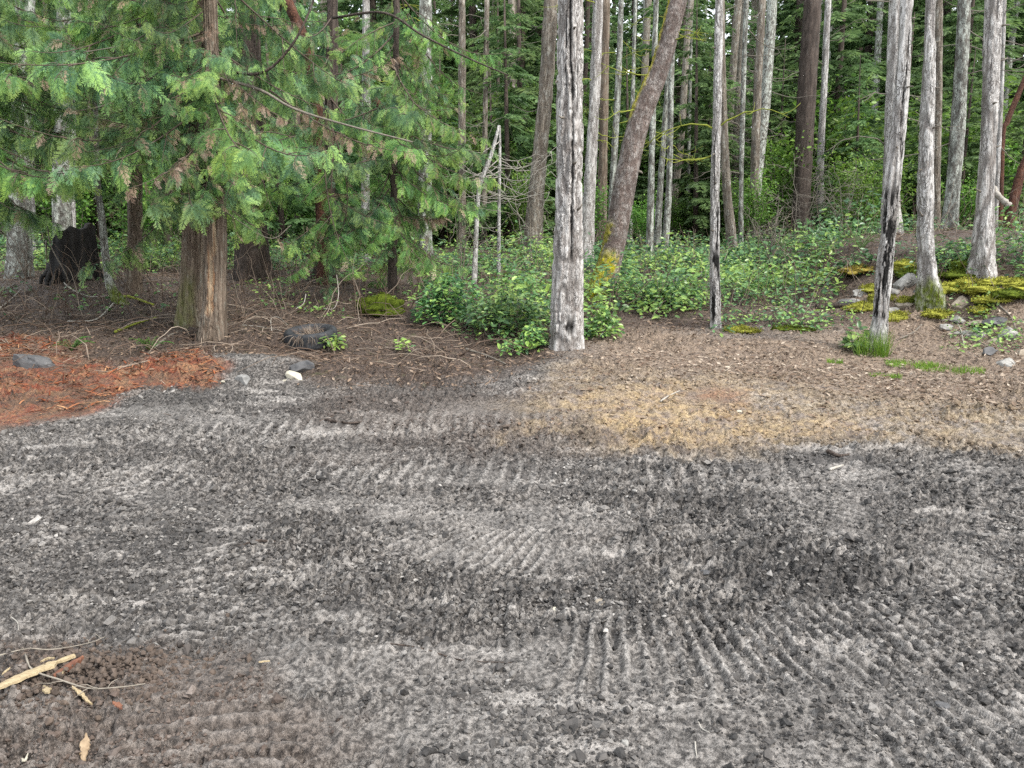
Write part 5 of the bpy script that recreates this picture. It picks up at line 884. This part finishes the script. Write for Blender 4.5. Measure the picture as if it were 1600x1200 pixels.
splint([(-10, 1088), (50, 1062), (117, 1034)], .06, .010, SPL, 'long splintered yellow board lying over the pile of bark at the lower left', 'split_board', 'board', 1, .03)
splint([(84, 1062), (108, 1051), (131, 1040)], .04, .018, RB, 'rusty red bark strip beside the splintered yellow board', 'bark_strip', 'bark', 2, .02)
splint([(69, 1068), (72, 1080), (77, 1092)], .028, .006, SPL, 'upright pale wood chip below the splintered board', 'wood_chip', 'wood chip', 3); splint([(114, 1083), (128, 1088), (143, 1094)], .020, .006, SPL, 'pale wood chip touching the long thin twig', 'wood_chip', 'wood chip', 4)
splint([(88, 1062), (95, 1060), (102, 1058)], .022, .006, SPL, 'small wood chip under the red bark strip', 'wood_chip', 'wood chip', 5, .02); splint([(64, 1038), (74, 1036), (86, 1038)], .016, .006, SPL, 'thin wood chip above the splintered board', 'wood_chip', 'wood chip', 6, .02)
splint([(4, 1060), (10, 1056), (17, 1052)], .014, .005, SPL, 'small wood sliver at the left edge by the splintered board', 'wood_chip', 'wood chip', 7); splint([(135, 1152), (131, 1165), (128, 1178)], .035, .006, plain('dry_tan_bark', (.16, .11, .065), (.32, .24, .155), 30), 'crumpled tan bark flake near the bottom left', 'bark_flake', 'bark', 8)
splint([(178, 1116), (185, 1119), (192, 1123)], .02, .005, RB, 'small rusty chip right of the wood pile', 'wood_chip', 'wood chip', 9); splint([(405, 1047), (413, 1044), (422, 1041)], .012, .004, SPL, 'lone pale sliver on the mud right of the wood pile', 'wood_chip', 'wood chip', 10)
splint([(33, 1175), (38, 1180), (43, 1172)], .012, .004, PALEROCK, 'tiny white sliver in the bottom left corner', 'wood_chip', 'wood chip', 11)
stick('twig', 'long thin pale twig lying across the splintered board', [(40, 1030), (52, 1055), (95, 1074), (140, 1084), (190, 1084), (228, 1079)], .0038, M['tanwood'], 'twig', side=4, r1=.002, seed=31, lift=.02)
stick('twig', 'pale twig slanting from the left edge above the splintered board', [(0, 1035), (25, 1025), (50, 1020)], .0032, M['tanwood'], 'twig', side=2, seed=32, lift=.02)
stick('twig', 'thin twig above the board running up to the right', [(50, 1028), (85, 1022), (140, 1012), (165, 1002)], .0025, M['tanwood'], 'twig', side=3, seed=33, lift=.02)
stick('twig', 'thin upright twig left of the pile', [(18, 968), (28, 980), (30, 996)], .003, PW, 'twig', seed=34, lift=.01)
mb = MB(); pile_c = at(140, 1050); r = np.random.default_rng(9)
qq = r.normal(0, 1, (1300, 2)) * [.22, .12]; zz = hz(pile_c[0] + qq[:, 0], pile_c[1] + qq[:, 1]) + np.maximum(0, .045 * (1 - (qq[:, 0] / .3) ** 2 - (qq[:, 1] / .18) ** 2)) * r.random(1300); ss = .004 + .012 * r.random(1300) ** 3
for v in range(6): w = np.arange(1300) % 6 == v; stamp(mb, ICO_V * (1 + .35 * r.uniform(-1, 1, (12, 1))), None, euler_mats(int(w.sum())) * ss[w][:, None, None], np.stack([pile_c[0] + qq[w, 0], pile_c[1] + qq[w, 1], zz[w]], -1), tt=ICO_T, tint=r.random(int(w.sum())))
kind(mb.obj('crumbled_earth', plain('dark_brown_earth', (.035, .027, .022), (.125, .095, .075), 25, .95, .6), None, False), 'stuff')
# --- grass
def grass(px, py, rad, n, h, label, seed, cat='grass'):
    r = np.random.default_rng(seed); p = at(px, py); root = np.array([p[0], p[1], gz(p[0], p[1])]); mb = MB()
    for i in range(n):
        a, q = r.uniform(0, 6.28), rad * math.sqrt(r.random()); s = np.array([q * math.cos(a), .6 * q * math.sin(a), 0]); s[2] = float(h0(root[0] + s[0], root[1] + s[1])) - root[2] - .01; l = h * r.uniform(.5, 1.2); e = s + np.array([r.normal(0, .3) * l, r.normal(0, .3) * l, l]); c = limb_curve(s, e, -.1 * l, 5, .03, i); w = np.linspace(.004, .001, 5)
        sd = np.array([math.cos(a), math.sin(a), 0]); V = np.concatenate([c - sd * w[:, None], c + sd * w[:, None]]); mb.add(V, [[k, k + 1, k + 6, k + 5] for k in range(4)], tint=r.uniform(.2, 1))
    return mb, root
mb, b = grass(1362, 556, .22, 240, .30, '', 1); tag(mb.obj('grass_tuft', M['grass'], None, False, b), 'tall bright grass tuft at the foot of the burnt trunk', 'grass')
for i, (px, py, rad, n, lb) in enumerate([(1425, 570, .32, 380, 'short bright turf patch right of the grass tuft, upper one'), (1485, 578, .40, 460, 'largest short turf patch below the cut bank'), (1384, 590, .18, 260, 'small turf patch below the grass tuft'), (1305, 566, .10, 90, 'tiny turf patch left of the grass tuft')]):
    mb, b = grass(px, py, rad, n, .055, '', 5 + i); tag(mb.obj('turf_patch', M['grass'], None, False, b), lb, 'turf')
# --- bare twiggy bushes and dead saplings
def bare_shrub(px, py, Y, H, n, m, label, seed, name='bare_shrub', cat='shrub', spread=.5):
    p = P(px, py, Y); b = np.array([p[0], Y, gz(p[0], Y)]); root = empty(name, b, label, cat); r = np.random.default_rng(seed)
    for i in range(n):
        mb = MB(); a = r.uniform(0, 6.28); e = np.array([math.cos(a) * H * spread * r.random(), math.sin(a) * H * spread * r.random(), H * r.uniform(.5, 1)]); c = limb_curve(np.zeros(3), e, -.08 * H, 9, .03, seed * 9 + i); tube(mb, c, np.linspace(.011, .004, 9), 5)
        for k in range(6):
            q = c[r.integers(3, 9)]; d = q + r.normal(0, 1, 3) * [.22, .22, .14] * H; c2 = limb_curve(q, d, r.normal(0, .05), 7, .04, i * 11 + k); tube(mb, c2, np.linspace(.005, .002, 7), 4)
            for _ in range(2): s = c2[r.integers(2, 7)]; tube(mb, limb_curve(s, s + r.normal(0, 1, 3) * .09 * H, .02, 4, .05, k), np.linspace(.0028, .0015, 4), 3)
        mb.obj('stem', m, root)
bare_shrub(1205, 400, 16.5, 1.6, 9, TW, 'bare brown twiggy bush right of the thin straight trunk', 1); bare_shrub(1250, 380, 22, 3.0, 8, TW, 'tall bare bush in front of the big dark fir', 2); bare_shrub(1320, 385, 19, 2.2, 7, TW, 'bare twiggy bush right of the big dark fir', 3)
bare_shrub(720, 410, 14.5, 1.9, 4, M['tanwood'], 'pale leafless bush under the cedar fans', 4); bare_shrub(830, 400, 16.5, 2.0, 3, M['tanwood'], 'pale leafless bush at the foot of the brownish fir', 5); bare_shrub(40, 420, 14.5, 1.6, 5, TW, 'bare brown bush in front of the white-blotched fir', 6)
def dead_sapling(px, w, Y, label, seed):
    root, pts, rad = put_tree('dead_sapling', label, px, w, 'pale', Y=Y, seg=10, ext=0, flare=.1, seed=seed); r = np.random.default_rng(seed); pts = np.array(pts)
    for i in range(10):
        f = r.uniform(.15, .95) * (len(pts) - 1); k = int(f); c = pts[k] + (pts[min(k + 1, len(pts) - 1)] - pts[k]) * (f - k); l = r.uniform(.5, 1.5); a = r.choice([0, math.pi]) + r.normal(0, .5); mb = MB()
        c0 = limb_curve(c, c + np.array([math.cos(a) * l, math.sin(a) * l, r.uniform(-.3, .4) * l]), .16 * l, 8, .02, seed + i); tube(mb, c0, np.linspace(.010, .003, 8), 5)
        for j in range(4): q = c0[r.integers(2, 8)]; tube(mb, limb_curve(q, q + r.normal(0, 1, 3) * [.3, .3, .25], .05, 6, .03, j), np.linspace(.0045, .002, 6), 4)
        add_part(root, mb, 'dead_branch', M['palewood'])
dead_sapling([(740, 372), (747, 310), (757, 270), (768, 240), (780, 196)], [9, 7, 7, 6, 4], 15, 'dead leaning sapling, left one of two pale snags before the thin firs', 1); dead_sapling([(779, 395), (780, 300), (781, 250), (781, 198)], [6, 5, 4.5, 3], 15.6, 'dead upright sapling, right one of two pale snags before the thin firs', 2)
